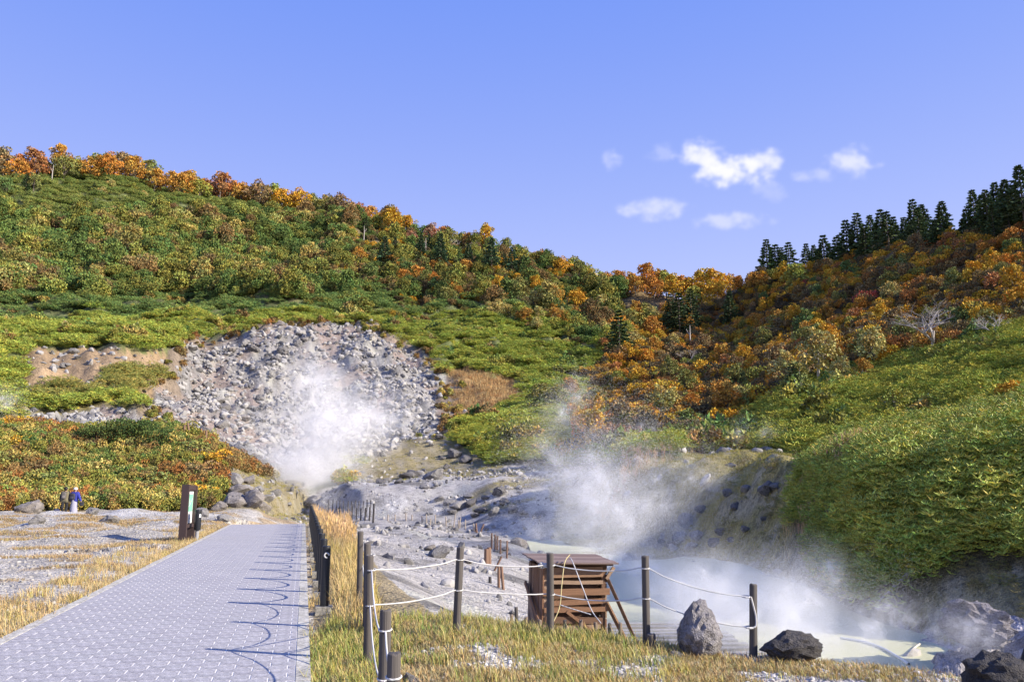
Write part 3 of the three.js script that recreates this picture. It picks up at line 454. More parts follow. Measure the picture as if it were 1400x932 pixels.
function conifer(seed, h, w, n, bare = 0.12, irregular = 0.3) {
  const rng = mulberry(seed), list = [], wood = [taper([V(0, -0.4, 0), V(0, h * 0.4, 0), V(0.02 * h * (rng() - 0.5), h * 0.8, 0), V(0, h, 0)], [h * 0.018 + 0.03, h * 0.013 + 0.02, h * 0.006 + 0.01, 0.012], 7)];
  const tiers = Math.round(h * 1.5);
  for (let k = 0; k < tiers; k++) {
    const v = k / (tiers - 1), y = h * (bare + (1 - bare) * v) * 0.985, reach = w / 2 * Math.pow(1 - v, 0.95) * (v < 0.12 ? 0.75 : 1) + 0.1, m = 6 + Math.floor(rng() * 2), ph = rng() * 6;
    for (let b = 0; b < m; b++) {
      const a = ph + b / m * 2 * Math.PI + (rng() - 0.5) * 0.5, L = reach * (1 - irregular / 2 + irregular * (rng() - 0.3) * 1.5), d = V(Math.cos(a), 0, Math.sin(a)), tone = tintOf(rng, 0.3, 0.1);
      const droop = 0.16 + 0.2 * (1 - v); const tip = d.clone().multiplyScalar(L).add(V(0, y - L * droop + L * 0.12, 0));
      if (k % 2 === 0 && L > 0.5) wood.push(taper([V(0, y, 0), tip.clone().lerp(V(0, y, 0), 0.45).add(V(0, -0.02, 0)), tip], [0.03, 0.02, 0.008], 4));
      const q = Math.round(n / tiers / m * (0.4 + 1.2 * (1 - v)));
      for (let i = 0; i < Math.max(4, q); i++) {
        const f = Math.sqrt(0.06 + 0.94 * rng()), side = (rng() - 0.5) * 0.5 * L * (1.05 - f * 0.6), p = V(0, y, 0).lerp(tip, f).add(V(-d.z * side, (rng() - 0.45) * 0.1 * L * 0.5, d.x * side));
        const dir = d.clone().multiplyScalar(0.9).add(V(-d.z * Math.sign(side) * 0.7, -0.05 + rng() * 0.35, d.x * Math.sign(side) * 0.7)).add(unit(rng).multiplyScalar(0.25)).normalize(), l = 0.34 + 0.4 * rng(), t = tintOf(rng, 0.3);
        list.push({ p, q: aim(dir, rng() * 6), l, w: l * 0.5, c: [t[0] * tone[0], t[1] * tone[1], t[2] * tone[2]] });
      }
    }
  }
  return { crown: leafGeo(list), wood: mergeGeometries(wood) };
}
function bareTree(seed, h, w, depth = 4) {
  const rng = mulberry(seed), out = [];
  const grow = (p, d, len, r, k) => {
    const bend = d.clone().add(unit(rng).multiplyScalar(0.25)).normalize(), m = p.clone().addScaledVector(d, len * 0.5), e = m.clone().addScaledVector(bend, len * 0.5);
    out.push(taper([p, m, e], [r, r * 0.8, r * 0.55], k > 2 ? 6 : 4));
    if (!k) return; const nb = k > 2 ? 4 : 3;
    for (let i = 0; i < nb; i++) { const a = rng() * 6.28, s = 0.5 + rng() * 0.45, nd = bend.clone().add(V(Math.cos(a) * s * w / h * 1.6, 0.1, Math.sin(a) * s * w / h * 1.6)).normalize(); grow(p.clone().lerp(e, 0.55 + rng() * 0.45), nd, len * (0.6 + rng() * 0.25), r * 0.5, k - 1); }
  };
  grow(V(0, -0.2, 0), V(0.05, 1, 0.02).normalize(), h * 0.42, h * 0.028, depth); return mergeGeometries(out);
}
const barkMat = std([0.16, 0.13, 0.105], 0.95), birchMat = std([0.42, 0.4, 0.36], 0.9), deadMat = std([0.42, 0.38, 0.35], 0.9);
const LEAF = { orange: leafMat([0.46, 0.215, 0.035]), rust: leafMat([0.36, 0.16, 0.055]), gold: leafMat([0.54, 0.32, 0.03]), amber: leafMat([0.48, 0.26, 0.045]), straw: leafMat([0.44, 0.37, 0.12]), lime: leafMat([0.33, 0.33, 0.06]), olive: leafMat([0.23, 0.23, 0.06]), green: leafMat([0.13, 0.19, 0.05]), red: leafMat([0.36, 0.08, 0.05]), pinkish: leafMat([0.40, 0.21, 0.12]), fir: leafMat([0.06, 0.115, 0.055], 0.15), pine: leafMat([0.075, 0.12, 0.045], 0.15), brown: leafMat([0.27, 0.185, 0.08]) };
const BROAD = [broadleaf(101, 8, 8.4, 1900, 0.52), broadleaf(102, 8.6, 7, 1900, 0.5), broadleaf(103, 7.2, 8, 1800, 0.5), broadleaf(104, 9, 6.6, 1900, 0.5, 0.4)];
const SMALL = [broadleaf(111, 5, 4.4, 1900, 0.27), broadleaf(112, 4.2, 4.4, 1800, 0.26), broadleaf(113, 5.4, 3.6, 1800, 0.27, 0.4)];
const FIR = [conifer(121, 11, 6.6, 4200, 0.08, 0.5), conifer(122, 12.5, 6.2, 4200, 0.25, 0.7), conifer(123, 10, 7.4, 4200, 0.06, 0.6), conifer(124, 13, 6.6, 4000, 0.32, 0.8)];
const SPARSE = conifer(125, 11, 8.4, 2400, 0.3, 0.9);
const COLORWORD = { orange: 'orange', rust: 'rust-red', gold: 'golden yellow', amber: 'amber', straw: 'pale straw-yellow', lime: 'yellow-green', olive: 'olive green', green: 'dark green', red: 'crimson', pinkish: 'dusty pink', brown: 'brown' };
function tree(model, colour, p, s, turn, name, label, group, wood = barkMat) {
  const g = thing(name, label, 'tree', p, turn, group); g.scale.set(s * (0.92 + 0.16 * ((turn * 7) % 1)), s, s * (0.92 + 0.16 * ((turn * 13) % 1)));
  part(g, 'trunk', model.wood, wood); part(g, 'crown', model.crown, LEAF[colour]); return g;
}
{
  const rng = mulberry(201), pick = (a) => a[Math.floor(rng() * a.length)];
  const put = (px, py, rmin, model, colour, s, name, where, group, wood) => { const p = ground(px, py, rmin); p.y -= 0.1; return tree(model, colour, p, s, rng() * 6.28, name, COLORWORD[colour] ? COLORWORD[colour] + ' ' + where : where, group, wood); };
  // the left ridge: skyline rows of autumn trees
  const ridge = LINES[11];
  const at = (az, dr) => { let i = 0; while (i < ridge.length - 2 && ridge[i + 1].az < az) i++; const f = clamp((az - ridge[i].az) / (ridge[i + 1].az - ridge[i].az)), r = lerp(ridge[i].r, ridge[i + 1].r, f) + dr, x = Math.sin(az) * r, z = -Math.cos(az) * r; return V(x, H(x, z) - 0.1, z); };
  const az0 = Math.atan2(-712, 1031), az1 = Math.atan2(300, 1060);
  for (let k = 0; k < 110; k++) {
    const f = (k + rng() * 0.8) / 110, az = lerp(az0, az1, f), row = k % 3, p = at(az, [0, -8, -17][row] + (rng() - 0.5) * 5), [px] = toPixel(p.x, p.y, p.z);
    const pal = px < 330 ? ['orange', 'rust', 'amber', 'olive', 'brown', 'olive', 'pinkish', 'lime', 'amber'] : px < 560 ? ['orange', 'amber', 'gold', 'brown', 'rust', 'lime', 'olive', 'amber', 'olive'] : px < 700 ? ['amber', 'pinkish', 'rust', 'gold', 'olive', 'orange', 'green'] : px < 860 ? ['gold', 'orange', 'rust', 'lime', 'amber', 'olive'] : ['gold', 'orange', 'amber', 'lime'];
    const c = pick(pal), sz = 0.82 + 0.45 * rng(); tree(pick(BROAD), c, p, (px > 560 ? 1.0 : 1.12) * sz, rng() * 6.28, 'deciduous_tree', (sz > 1.12 ? 'tall ' : sz < 0.95 ? 'short ' : '') + COLORWORD[c] + ' broadleaf tree on the ' + (px < 470 ? 'left ridge skyline above the green slope' : px < 760 ? 'ridge skyline above the middle woods' : 'skyline of the saddle between the hills'), 'trees along the left ridge');
  }
  // the wooded band below the ridge in the middle, and the saddle
  for (let k = 0; k < 84; k++) {
    const f = rng(), px = lerp(470, 905, f), top = lerp(335, 420, f), py = top + 8 + rng() * lerp(34, 42, f), c = pick(f < 0.5 ? ['olive', 'olive', 'amber', 'green', 'gold', 'orange', 'green', 'brown'] : ['olive', 'lime', 'gold', 'orange', 'amber', 'straw', 'green']);
    const sz = rng(); put(px, py, 205, pick(BROAD), c, 0.5 + 0.32 * sz, 'deciduous_tree', (sz > 0.5 ? 'larger' : 'smaller') + ' broadleaf tree in the wooded band below the ' + (px < 690 ? 'middle ridge' : 'saddle'), 'trees below the middle ridge', rng() < 0.25 ? birchMat : barkMat);
  }
  for (let k = 0; k < 40; k++) {   // pale round trees at the lower edge of the band
    const f = rng(), px = lerp(560, 905, f), py = lerp(392, 470, f) + (rng() - 0.5) * 34 + (f > 0.4 ? 6 : 0), c = pick(['straw', 'straw', 'lime', 'straw', 'olive', 'amber', 'orange']);
    put(px, py, 190, pick(BROAD), c, 0.42 + 0.22 * rng(), 'deciduous_tree', 'rounded small tree at the lower edge of the middle woods', 'small trees below the middle woods');
  }
  // scattered trees on the left hill
  for (const [px, py, c, s] of [[35, 330, 'olive', 0.9], [20, 375, 'olive', 1.0], [12, 300, 'lime', 0.8], [78, 365, 'olive', 0.75], [45, 262, 'olive', 0.8], [5, 270, 'green', 0.9], [300, 408, 'olive', 0.8], [316, 384, 'lime', 0.8], [268, 300, 'lime', 0.5], [300, 300, 'straw', 0.4], [140, 268, 'straw', 0.5], [150, 258, 'straw', 0.5], [195, 272, 'straw', 0.45], [180, 262, 'lime', 0.45], [455, 325, 'straw', 0.6], [475, 338, 'straw', 0.6], [482, 328, 'lime', 0.6], [412, 310, 'straw', 0.55], [350, 298, 'brown', 0.5], [130, 300, 'brown', 0.45], [95, 330, 'red', 0.5], [85, 318, 'pinkish', 0.6], [60, 300, 'olive', 0.7], [238, 290, 'brown', 0.5], [330, 300, 'straw', 0.4], [440, 345, 'olive', 0.6], [390, 372, 'olive', 0.6], [210, 380, 'brown', 0.55]]) put(px, py, 190, pick(BROAD), c, s * 0.9, 'deciduous_tree', 'broadleaf tree standing alone in the bamboo of the left hill', 'scattered trees on the left hill');
  // conifers
  for (const [px, py, k, s, where] of [[34, 262, 0, 0.62, 0], [128, 262, 2, 0.35, 0], [500, 322, 1, 0.6, 1], [586, 348, 0, 0.75, 1], [575, 352, 1, 0.7, 1], [525, 372, 0, 1.15, 1], [602, 372, 1, 1.15, 1], [672, 376, 3, 1.05, 1], [700, 380, 0, 1.05, 1], [690, 372, 2, 0.7, 1], [930, 462, 2, 1.25, 2], [918, 458, 0, 1.05, 2], [946, 450, 0, 1.05, 2], [1000, 452, 1, 0.95, 2], [848, 512, 2, 1.2, 2], [1086, 552, 2, 0.42, 2], [640, 360, 0, 0.7, 1], [540, 345, 2, 0.6, 1]])
    put(px, py, px > 1050 ? 45 : 180, FIR[k], px > 520 && px < 800 ? 'fir' : 'pine', s, 'conifer_tree', ['dark conifer poking out of the left ridge trees', 'dark green conifer in the woods below the middle ridge', 'dark spreading conifer at the foot of the right hill'][where], ['conifers on the left ridge', 'conifers of the middle woods', 'conifers at the foot of the right hill'][where]);
  for (const [px, dr, k, s] of [[1058, 2, 2, 1.05], [1046, -3, 0, 1.0], [1076, -6, 2, 0.95], [1110, 4, 1, 0.7], [1124, -4, 2, 1.0], [1142, 2, 0, 1.0], [1156, -5, 2, 0.98], [1172, 0, 0, 0.9], [1190, 3, 1, 0.85], [1205, -3, 0, 1.0], [1213, -8, 2, 0.9], [1236, 2, 1, 0.72], [1250, -3, 0, 0.86], [1262, 2, 3, 0.72], [1290, -2, 3, 0.78], [1322, 2, 0, 0.86], [1334, -2, 1, 0.92], [1347, 3, 3, 0.9], [1352, -4, 1, 0.86], [1366, 0, 3, 0.92], [1380, -3, 1, 0.88], [1388, 4, 3, 0.92], [1402, -2, 3, 0.95], [1420, 2, 1, 0.95], [1440, -2, 3, 0.9], [1278, -6, 0, 0.62], [1066, 4, 0, 0.9], [1100, -2, 0, 0.85], [1116, 3, 2, 0.85], [1133, 5, 2, 0.9], [1150, 4, 1, 0.8], [1164, 4, 2, 0.9], [1181, -4, 2, 0.85], [1198, 2, 2, 0.95], [1222, 0, 0, 0.85], [1229, 4, 2, 0.75], [1243, 3, 2, 0.8], [1256, -5, 2, 0.7], [1316, 0, 2, 0.75], [1340, 4, 0, 0.9], [1330, 5, 0, 0.8], [1358, -8, 0, 0.7], [1374, 6, 1, 0.85], [1396, 5, 0, 0.85]]) {
    const p = at(Math.atan2(px - 700, 1043), dr); const tall = px > 1300; tree(FIR[k], 'pine', p, s * (px > 1300 ? 1.05 : 1.3), rng() * 6.28, 'conifer_tree', tall ? 'tall dark conifer with a bare lower trunk in the stand on the right ridge' : 'dark spreading conifer in the row along the right ridge skyline', tall ? 'stand of tall conifers on the right ridge' : 'conifers along the right ridge');
  }
  tree(SPARSE, 'pine', at(Math.atan2(1286 - 700, 1043), -4), 0.92, 1.1, 'conifer_tree', 'lone conifer with flat layered branches standing apart on the right ridge');
  // trees on the right hill: larger ones by hand
  for (const [px, py, c, s] of [[1090, 398, 'lime', 0.85], [1075, 390, 'gold', 0.75], [1030, 400, 'amber', 0.8], [985, 410, 'gold', 0.7], [1010, 405, 'orange', 0.7], [960, 415, 'amber', 0.7], [1300, 345, 'rust', 0.5], [1240, 362, 'gold', 0.5], [1330, 345, 'gold', 0.5], [1385, 340, 'orange', 0.5], [1270, 352, 'rust', 0.45], [1350, 352, 'amber', 0.4], [1200, 372, 'gold', 0.45]]) put(px, py, 120, pick(BROAD), c, s, 'deciduous_tree', 'broadleaf tree among the conifers of the right ridge', 'broadleaf trees on the right ridge');
  for (const [px, py, c, s] of [[1120, 530, 'straw', 1.3], [1200, 505, 'straw', 1.0], [1096, 548, 'olive', 0.8], [1155, 530, 'straw', 0.7], [1180, 525, 'amber', 0.6], [1030, 520, 'gold', 0.95], [920, 480, 'straw', 1.0], [895, 482, 'lime', 0.9], [860, 600, 'lime', 0.9], [905, 570, 'straw', 0.9], [930, 590, 'amber', 0.6], [880, 590, 'straw', 0.8], [945, 575, 'orange', 0.7], [815, 600, 'straw', 0.75], [835, 585, 'lime', 0.7], [790, 575, 'straw', 0.7], [845, 560, 'gold', 0.8], [760, 565, 'olive', 1.0], [740, 560, 'olive', 1.0], [778, 548, 'amber', 0.9], [1225, 585, 'lime', 0.6], [1385, 570, 'gold', 0.5], [700, 600, 'lime', 0.5], [800, 610, 'lime', 0.6]]) put(px, py, 45, pick(SMALL), c, s, 'deciduous_tree', 'small slender tree where the right hill meets the bamboo', 'small trees at the foot of the right hill', birchMat);
  // bare and dead trees
  const bare = [bareTree(301, 6, 6, 4), bareTree(302, 4.5, 3.6, 4)];
  const g1 = thing('bare_tree', 'white leafless tree with spreading twigs above the bamboo slope', 'tree', ground(1276, 490, 60)); { const m = part(g1, 'branches', bare[0], deadMat); m.scale.setScalar(1.3); }
  for (const [px, py, s, rm] of [[1180, 470, 0.8, 80], [1365, 470, 0.9, 60], [905, 590, 0.9, 60], [945, 505, 1.3, 100], [645, 350, 1.4, 200], [665, 356, 1.3, 200], [618, 345, 1.6, 200], [500, 300, 1.5, 200]]) { const p = ground(px, py, rm), g = thing('bare_tree', 'thin grey leafless tree among the autumn foliage', 'tree', p, rng() * 6, 'leafless trees'); part(g, 'branches', bare[1], deadMat).scale.setScalar(s); }
  for (const [px, py, h] of [[70, 250, 7], [497, 330, 6], [78, 352, 4], [582, 350, 7], [609, 352, 6], [945, 478, 6]]) { const p = ground(px, py, 190), g = thing('dead_trunk', 'bleached dead trunk with broken limbs on the far hillside', 'tree', p, rng() * 6, 'dead trunks'); part(g, 'trunk', taper([V(0, -0.5, 0), V(0.1, h * 0.5, 0), V(0, h, 0.1)], [0.2, 0.15, 0.05], 6), deadMat); part(g, 'limb', taper([V(0.05, h * 0.6, 0), V(0.6, h * 0.72, 0.2), V(0.9, h * 0.85, 0.2)], [0.1, 0.07, 0.03], 5), deadMat); }
  for (const [px, py] of [[684 + 394, 556], [690 + 400, 552]]) { const p = ground(px, py, 45), g = thing('crooked_tree', 'crooked grey trunk beside the dark sapling above the bamboo', 'tree', p, px, 'crooked trunks'); part(g, 'trunk', taper([V(0, -0.2, 0), V(0.15, 0.9, 0), V(-0.05, 1.8, 0), V(0.12, 2.6, 0)], [0.09, 0.08, 0.06, 0.03], 6), birchMat); }
}
console.log('trees done');
// ---------------------------------------------------------------- shrubs
const SHRUBGEO = [0, 1, 2, 3].map((k) => { const rng = mulberry(401 + k), blobs = []; for (let i = 0; i < 9; i++) { const a = rng() * 6.28, d = Math.sqrt(rng()) * 0.62; blobs.push({ c: V(Math.cos(a) * d, 0.25 + rng() * (0.75 - d * 0.5), Math.sin(a) * d), r: 0.22 + rng() * 0.16 }); } return crownGeo(rng, blobs, 520, 0.19, 0.4); });
const SHRUBFINE = [0, 1].map((k) => { const rng = mulberry(411 + k), blobs = []; for (let i = 0; i < 12; i++) { const a = rng() * 6.28, d = Math.sqrt(rng()) * 0.66; blobs.push({ c: V(Math.cos(a) * d, 0.2 + rng() * (0.7 - d * 0.5), Math.sin(a) * d), r: 0.18 + rng() * 0.14 }); } return crownGeo(rng, blobs, 1100, 0.1, 0.4); });
function scatter(rng, n, r0, r1, px0, px1, test) {   // places spread evenly over the ground, kept where test says so
  const out = [], a0 = Math.atan2(px0 - 700, F / CP), a1 = Math.atan2(px1 - 700, F / CP);
  for (let i = 0; i < n; i++) { const az = lerp(a0, a1, rng()), r = Math.sqrt(lerp(r0 * r0, r1 * r1, rng())), x = Math.sin(az) * r, z = -Math.cos(az) * r, y = H(x, z), zn = zone(x, y, z), p = V(x, y, z), k = test(zn, p, r); if (k) { p.k = k === true ? zn : k; out.push(p); } }
  return out;
}
{
  const rng = mulberry(205), pick = (a) => a[Math.floor(rng() * a.length)];
  const cols = ['orange', 'gold', 'amber', 'gold', 'gold', 'amber', 'amber', 'brown', 'olive', 'rust', 'brown', 'red'];
  let made = 0;
  for (const p of scatter(rng, 1250, 75, 235, 770, 1460, (z) => z === 'autumn')) {
    if (made >= 290) break; const c = pick(cols); if (c === 'red' && rng() < 0.6) continue; made++;
    const [px, py] = toPixel(p.x, p.y, p.z); if (py > 640) continue;
    const s = 1.7 + 1.5 * rng(), above = py < 345 + (1400 - px) * 0.1 ? 'just below the conifers of the right ridge' : px > 1120 ? 'above the bamboo slope of the right hill' : px > 940 ? 'in the middle of the right hillside' : 'in the hollow between the two hills', m = single('autumn_shrub', (s > 2.7 ? 'large ' : s < 2.1 ? 'small ' : '') + COLORWORD[c] + ' rounded shrub ' + above, 'shrub', pick(SHRUBFINE), LEAF[c], p, 'shrubs on the right hill'); m.scale.set(s * 1.15, s * (0.9 + 0.5 * rng()), s * 1.15); m.rotation.y = rng() * 6.28;
  }
  made = 0;
  for (const p of scatter(rng, 900, 60, 100, -60, 440, (z) => z === 'mound')) { if (made >= 130) break; made++; const [px] = toPixel(p.x, p.y, p.z), lw = px < 70 ? 'near the left end of the mound behind the pale boulder' : px > 270 ? 'on the mound above the map board' : 'on the mound behind the two people', c = pick(px < 60 ? ['lime', 'olive', 'gold', 'olive', 'brown'] : px < 300 ? ['brown', 'brown', 'olive', 'olive', 'straw', 'olive', 'gold', 'brown'] : ['brown', 'brown', 'rust', 'olive']); const m = single('low_shrub', COLORWORD[c] + ' low shrub ' + lw, 'shrub', pick(SHRUBFINE), LEAF[c], p, 'shrubs on the mound'); const s = 0.8 + 0.9 * rng(); m.scale.set(s * 1.2, s, s * 1.2); m.rotation.y = rng() * 6.28; }
  // the dark dwarf pine dome on the mound
  { const p = ground(165, 612, 60), b = []; const r2 = mulberry(77); for (let i = 0; i < 46; i++) { const a = r2() * 6.28, d = Math.sqrt(r2()); b.push({ c: V(Math.cos(a) * d * 4.6 + 0.6, 0.4 + (1 - d * d) * 1.3 + r2() * 0.3, Math.sin(a) * d * 2.4), r: 0.55 + r2() * 0.35 }); } single('dwarf_pine', 'dense dark green dwarf pine spreading over the mound', 'shrub', crownGeo(r2, b, 9000, 0.14, 0.35), leafMat([0.065, 0.1, 0.02], 0.15), p); }
  // mixed undergrowth on the slopes, too many to count
  const underMat = dryLeaf(); const under = (name, label, n, r0, r1, p0, p1, zn, pal, s0, s1, geo = SHRUBGEO[0]) => { const list = scatter(rng, n, r0, r1, p0, p1, (z) => zn.includes(z)).map((p) => { const q0 = clamp(0.5 + 0.75 * fbm2(p.x / 22, p.z / 22, 2) + (rng() - 0.5) * 0.5), c = pal[Math.min(pal.length - 1, Math.floor(q0 * pal.length))], v = 0.75 + 0.5 * rng(); const s = lerp(s0, s1, rng()); return { p, s: V(s * 1.1, s * (0.8 + 0.8 * rng()), s * 1.1), ry: rng() * 6.28, c: c.map((q) => q * v) }; }); const m = stuff(name, label, 'undergrowth', geo, underMat, list); console.log(name, list.length); return m; };
  const C = { o: [0.4, 0.18, 0.025], g: [0.46, 0.27, 0.022], r: [0.27, 0.125, 0.035], b: [0.19, 0.13, 0.05], ol: [0.19, 0.195, 0.04], gr: [0.1, 0.15, 0.035], st: [0.32, 0.27, 0.08], dk: [0.085, 0.065, 0.033] };
  under('autumn_undergrowth', 'mass of rust and orange undergrowth covering the right hill', 9000, 70, 245, 760, 1470, ['autumn'], [C.dk, C.b, C.r, C.b, C.g, C.dk, C.b, C.g, C.o, C.ol, C.dk], 1.0, 2.2, SHRUBFINE[1]);
  under('hillside_undergrowth', 'brown and olive undergrowth over the middle of the left hill', 6500, 195, 330, -120, 480, ['hillmix'], [C.gr, C.gr, C.ol, C.gr, C.ol, C.ol, C.gr, C.b, C.st, C.b, C.ol], 1.3, 4.2, SHRUBFINE[1]);
  under('woodland_undergrowth', 'dark mixed undergrowth below the middle woods', 5000, 195, 330, 440, 960, ['thicket', 'hillmix'], [C.ol, C.gr, C.gr, C.b, C.dk, C.g, C.ol], 1.2, 2.6, SHRUBFINE[0]);
  under('slope_shrubs', 'small olive and straw shrubs dotted over the bamboo slopes', 2600, 60, 260, -120, 1450, ['sasa', 'hillsasa', 'darksasa'], [C.gr, C.ol, C.ol, C.st, C.ol, C.gr, C.b, C.st], 0.7, 2.0, SHRUBGEO[0]);
  under('rough_growth', 'brown heather-like growth on the bare rim of the rock slope', 2600, 98, 195, 150, 680, ['talusedge'], [C.b, C.ol, C.st, C.b, C.r], 0.4, 1.0, SHRUBGEO[3]);
  under('hillside_wood', 'mass of rounded olive and green tree crowns on the far slopes', 900, 200, 325, -120, 960, ['hillmix', 'thicket'], [C.gr, C.gr, C.ol, C.gr, C.ol, C.b, C.ol, C.st, C.gr], 0.42, 0.85, BROAD[2].crown);
  { let n = 0; for (const p of scatter(rng, 430, 75, 235, 770, 1470, (z) => z === 'autumn')) { if (n++ >= 170) break; const q0 = clamp(0.5 + 0.75 * fbm2(p.x / 22, p.z / 22, 2) + (rng() - 0.5) * 0.6), c = ['olive', 'gold', 'olive', 'gold', 'brown', 'amber', 'olive', 'gold', 'straw', 'green'][Math.min(9, Math.floor(q0 * 10))], s = 0.6 + 0.5 * rng(), [px, py] = toPixel(p.x, p.y, p.z); p.y -= 0.1; tree(SMALL[n % 3], c, p, s, rng() * 6.28, 'small_tree', (s > 0.9 ? 'taller ' : s < 0.72 ? 'stunted ' : '') + COLORWORD[c] + ' bushy tree ' + (py < 345 + (1400 - px) * 0.1 ? 'just below the conifers of the right ridge' : px > 1120 ? 'above the bamboo slope of the right hill' : px > 940 ? 'in the middle of the right hillside' : 'in the hollow between the two hills'), 'bushy trees of the right hill'); } }
  under('mound_undergrowth', 'brown, rust and yellow-green low growth on the mound', 5200, 58, 102, -80, 440, ['mound'], [C.ol, C.gr, C.ol, C.st, C.b, C.ol, C.r, C.b, C.st, C.b], 0.55, 1.1, SHRUBFINE[0]);
}
// ---------------------------------------------------------------- bamboo grass
function bambooClump(seed, fans, R, hgt, L) { const rng = mulberry(seed), list = []; for (let i = 0; i < fans; i++) { const a = rng() * 6.28, d = Math.sqrt(rng()) * R, h = hgt * (0.45 + 0.6 * rng()) * (1 - 0.35 * (d / R) ** 2), c = V(Math.cos(a) * d, h, Math.sin(a) * d), n = 5 + Math.floor(rng() * 3), ph = rng() * 6, tone = tintOf(rng, 0.25, 0.14); for (let k = 0; k < n; k++) { const b = ph + k / n * 6.28 + rng() * 0.5, dir = V(Math.cos(b), 0.15 + rng() * 0.75, Math.sin(b)).normalize(), l = L * (0.7 + 0.6 * rng()), t = tintOf(rng, 0.22); list.push({ p: c.clone(), q: aim(dir, rng() * 6), l, w: l * 0.2, fold: l * 0.02, droop: 0.1 + rng() * 0.2, c: [t[0] * tone[0], t[1] * tone[1], t[2] * tone[2]] }); } } return leafGeo(list); }
{
  const rng = mulberry(207), mat = leafMat([1.12, 1.12, 1.05], 0, { roughness: 0.6 }), farMat = dryLeaf();
  const near = bambooClump(501, 60, 0.55, 0.8, 0.12), near2 = bambooClump(502, 60, 0.5, 1.05, 0.115), mid = bambooClump(503, 60, 1.0, 1.0, 0.21), far = bambooClump(504, 70, 1.9, 1.3, 0.42);
  const tone = (a, b) => { const k = rng(), v = 0.8 + 0.4 * rng(); return [0, 1, 2].map((i) => lerp(a[i], b[i], k) * v); };
  const lay = (name, label, geo, m, list, s0, s1, a, b, lift = -0.1) => { const l = list.map((p) => { p.y += lift; const s = lerp(s0, s1, rng()); return { p, s: V(s, s * (0.75 + 0.5 * rng()), s), ry: rng() * 6.28, c: tone(a, b) }; }); console.log(name, l.length); return stuff(name, label, 'bamboo grass', geo, m, l); };
  lay('bamboo_grass', 'dense glossy bamboo grass on the near bank above the pool', near, mat, scatter(rng, 7600, 16, 50, 1000, 1650, (z) => z === 'bamboo'), 0.75, 1.3, [0.23, 0.3, 0.05], [0.46, 0.46, 0.085]);
  lay('bamboo_grass', 'taller bamboo grass tufts mixed over the near bank', near2, mat, scatter(rng, 3200, 17, 46, 1050, 1650, (z) => z === 'bamboo'), 0.8, 1.35, [0.23, 0.3, 0.05], [0.46, 0.46, 0.085]);
  lay('bamboo_grass', 'bamboo grass covering the slopes behind the near bank and the valley', mid, farMat, scatter(rng, 12500, 50, 132, 470, 1600, (z) => z === 'sasa'), 0.8, 1.5, [0.2, 0.25, 0.04], [0.38, 0.38, 0.065]);
  lay('bamboo_grass', 'light green bamboo grass on the plateau and the middle slope', far, farMat, scatter(rng, 11000, 112, 240, -160, 960, (z) => z === 'sasa' || z === 'tansasa'), 0.7, 1.2, [0.21, 0.265, 0.04], [0.38, 0.385, 0.07]);
  lay('bamboo_grass', 'bluish dark bamboo grass at the foot of the left hill', far, farMat, scatter(rng, 6200, 195, 320, -160, 900, (z) => z === 'darksasa'), 0.9, 1.5, [0.1, 0.165, 0.045], [0.2, 0.26, 0.07]);
  lay('bamboo_grass', 'bamboo grass on the upper slope of the left hill', far, farMat, scatter(rng, 6500, 200, 345, -160, 560, (z) => z === 'hillsasa' || z === 'hillmix'), 0.8, 1.4, [0.15, 0.205, 0.045], [0.27, 0.285, 0.075]);
  lay('bamboo_grass', 'sparse bamboo grass growing out of the tan scarp', mid, farMat, scatter(rng, 1500, 112, 142, 20, 260, (z, p) => { const [px, py] = toPixel(p.x, p.y, p.z); return z === 'scarp' && (Math.hypot((px - 190) / 60, (py - 520) / 16) < 1 || Math.hypot((px - 110) / 70, (py - 540) / 12) < 1); }), 0.9, 1.6, [0.175, 0.210, 0.052], [0.333, 0.298, 0.088]);
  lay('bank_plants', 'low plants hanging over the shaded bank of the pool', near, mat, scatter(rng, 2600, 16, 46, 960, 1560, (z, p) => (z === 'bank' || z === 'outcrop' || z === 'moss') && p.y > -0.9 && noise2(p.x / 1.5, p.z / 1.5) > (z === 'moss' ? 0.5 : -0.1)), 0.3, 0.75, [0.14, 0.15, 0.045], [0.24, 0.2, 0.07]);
}
console.log('bamboo done');
// ---------------------------------------------------------------- grasses
function tuft(seed, n, h, R, w, bend = 0.35) { const rng = mulberry(seed), pos = [], col = []; for (let i = 0; i < n; i++) { const a = rng() * 6.28, d = Math.sqrt(rng()) * R, x = Math.cos(a) * d, z = Math.sin(a) * d, L = h * (0.45 + 0.7 * rng()), b = rng() * 6.28, lean = bend * L * (0.3 + rng()), cx = Math.cos(b), cz = Math.sin(b), t = tintOf(rng, 0.3, 0.18), W = w * (0.7 + 0.6 * rng()), sx = -cz * W / 2, sz = cx * W / 2; const p = [[x - sx, -0.02, z - sz], [x + sx, -0.02, z + sz], [x + cx * lean * 0.3 + sx * 0.8, L * 0.55, z + cz * lean * 0.3 + sz * 0.8], [x + cx * lean * 0.3 - sx * 0.8, L * 0.55, z + cz * lean * 0.3 - sz * 0.8], [x + cx * lean, L * 0.95, z + cz * lean]]; for (const k of [0, 1, 2, 0, 2, 3, 3, 2, 4]) { pos.push(...p[k]); col.push(...t); } } const g = new THREE.BufferGeometry(); g.setAttribute('position', new THREE.Float32BufferAttribute(pos, 3)); g.setAttribute('color', new THREE.Float32BufferAttribute(col, 3)); return g; }
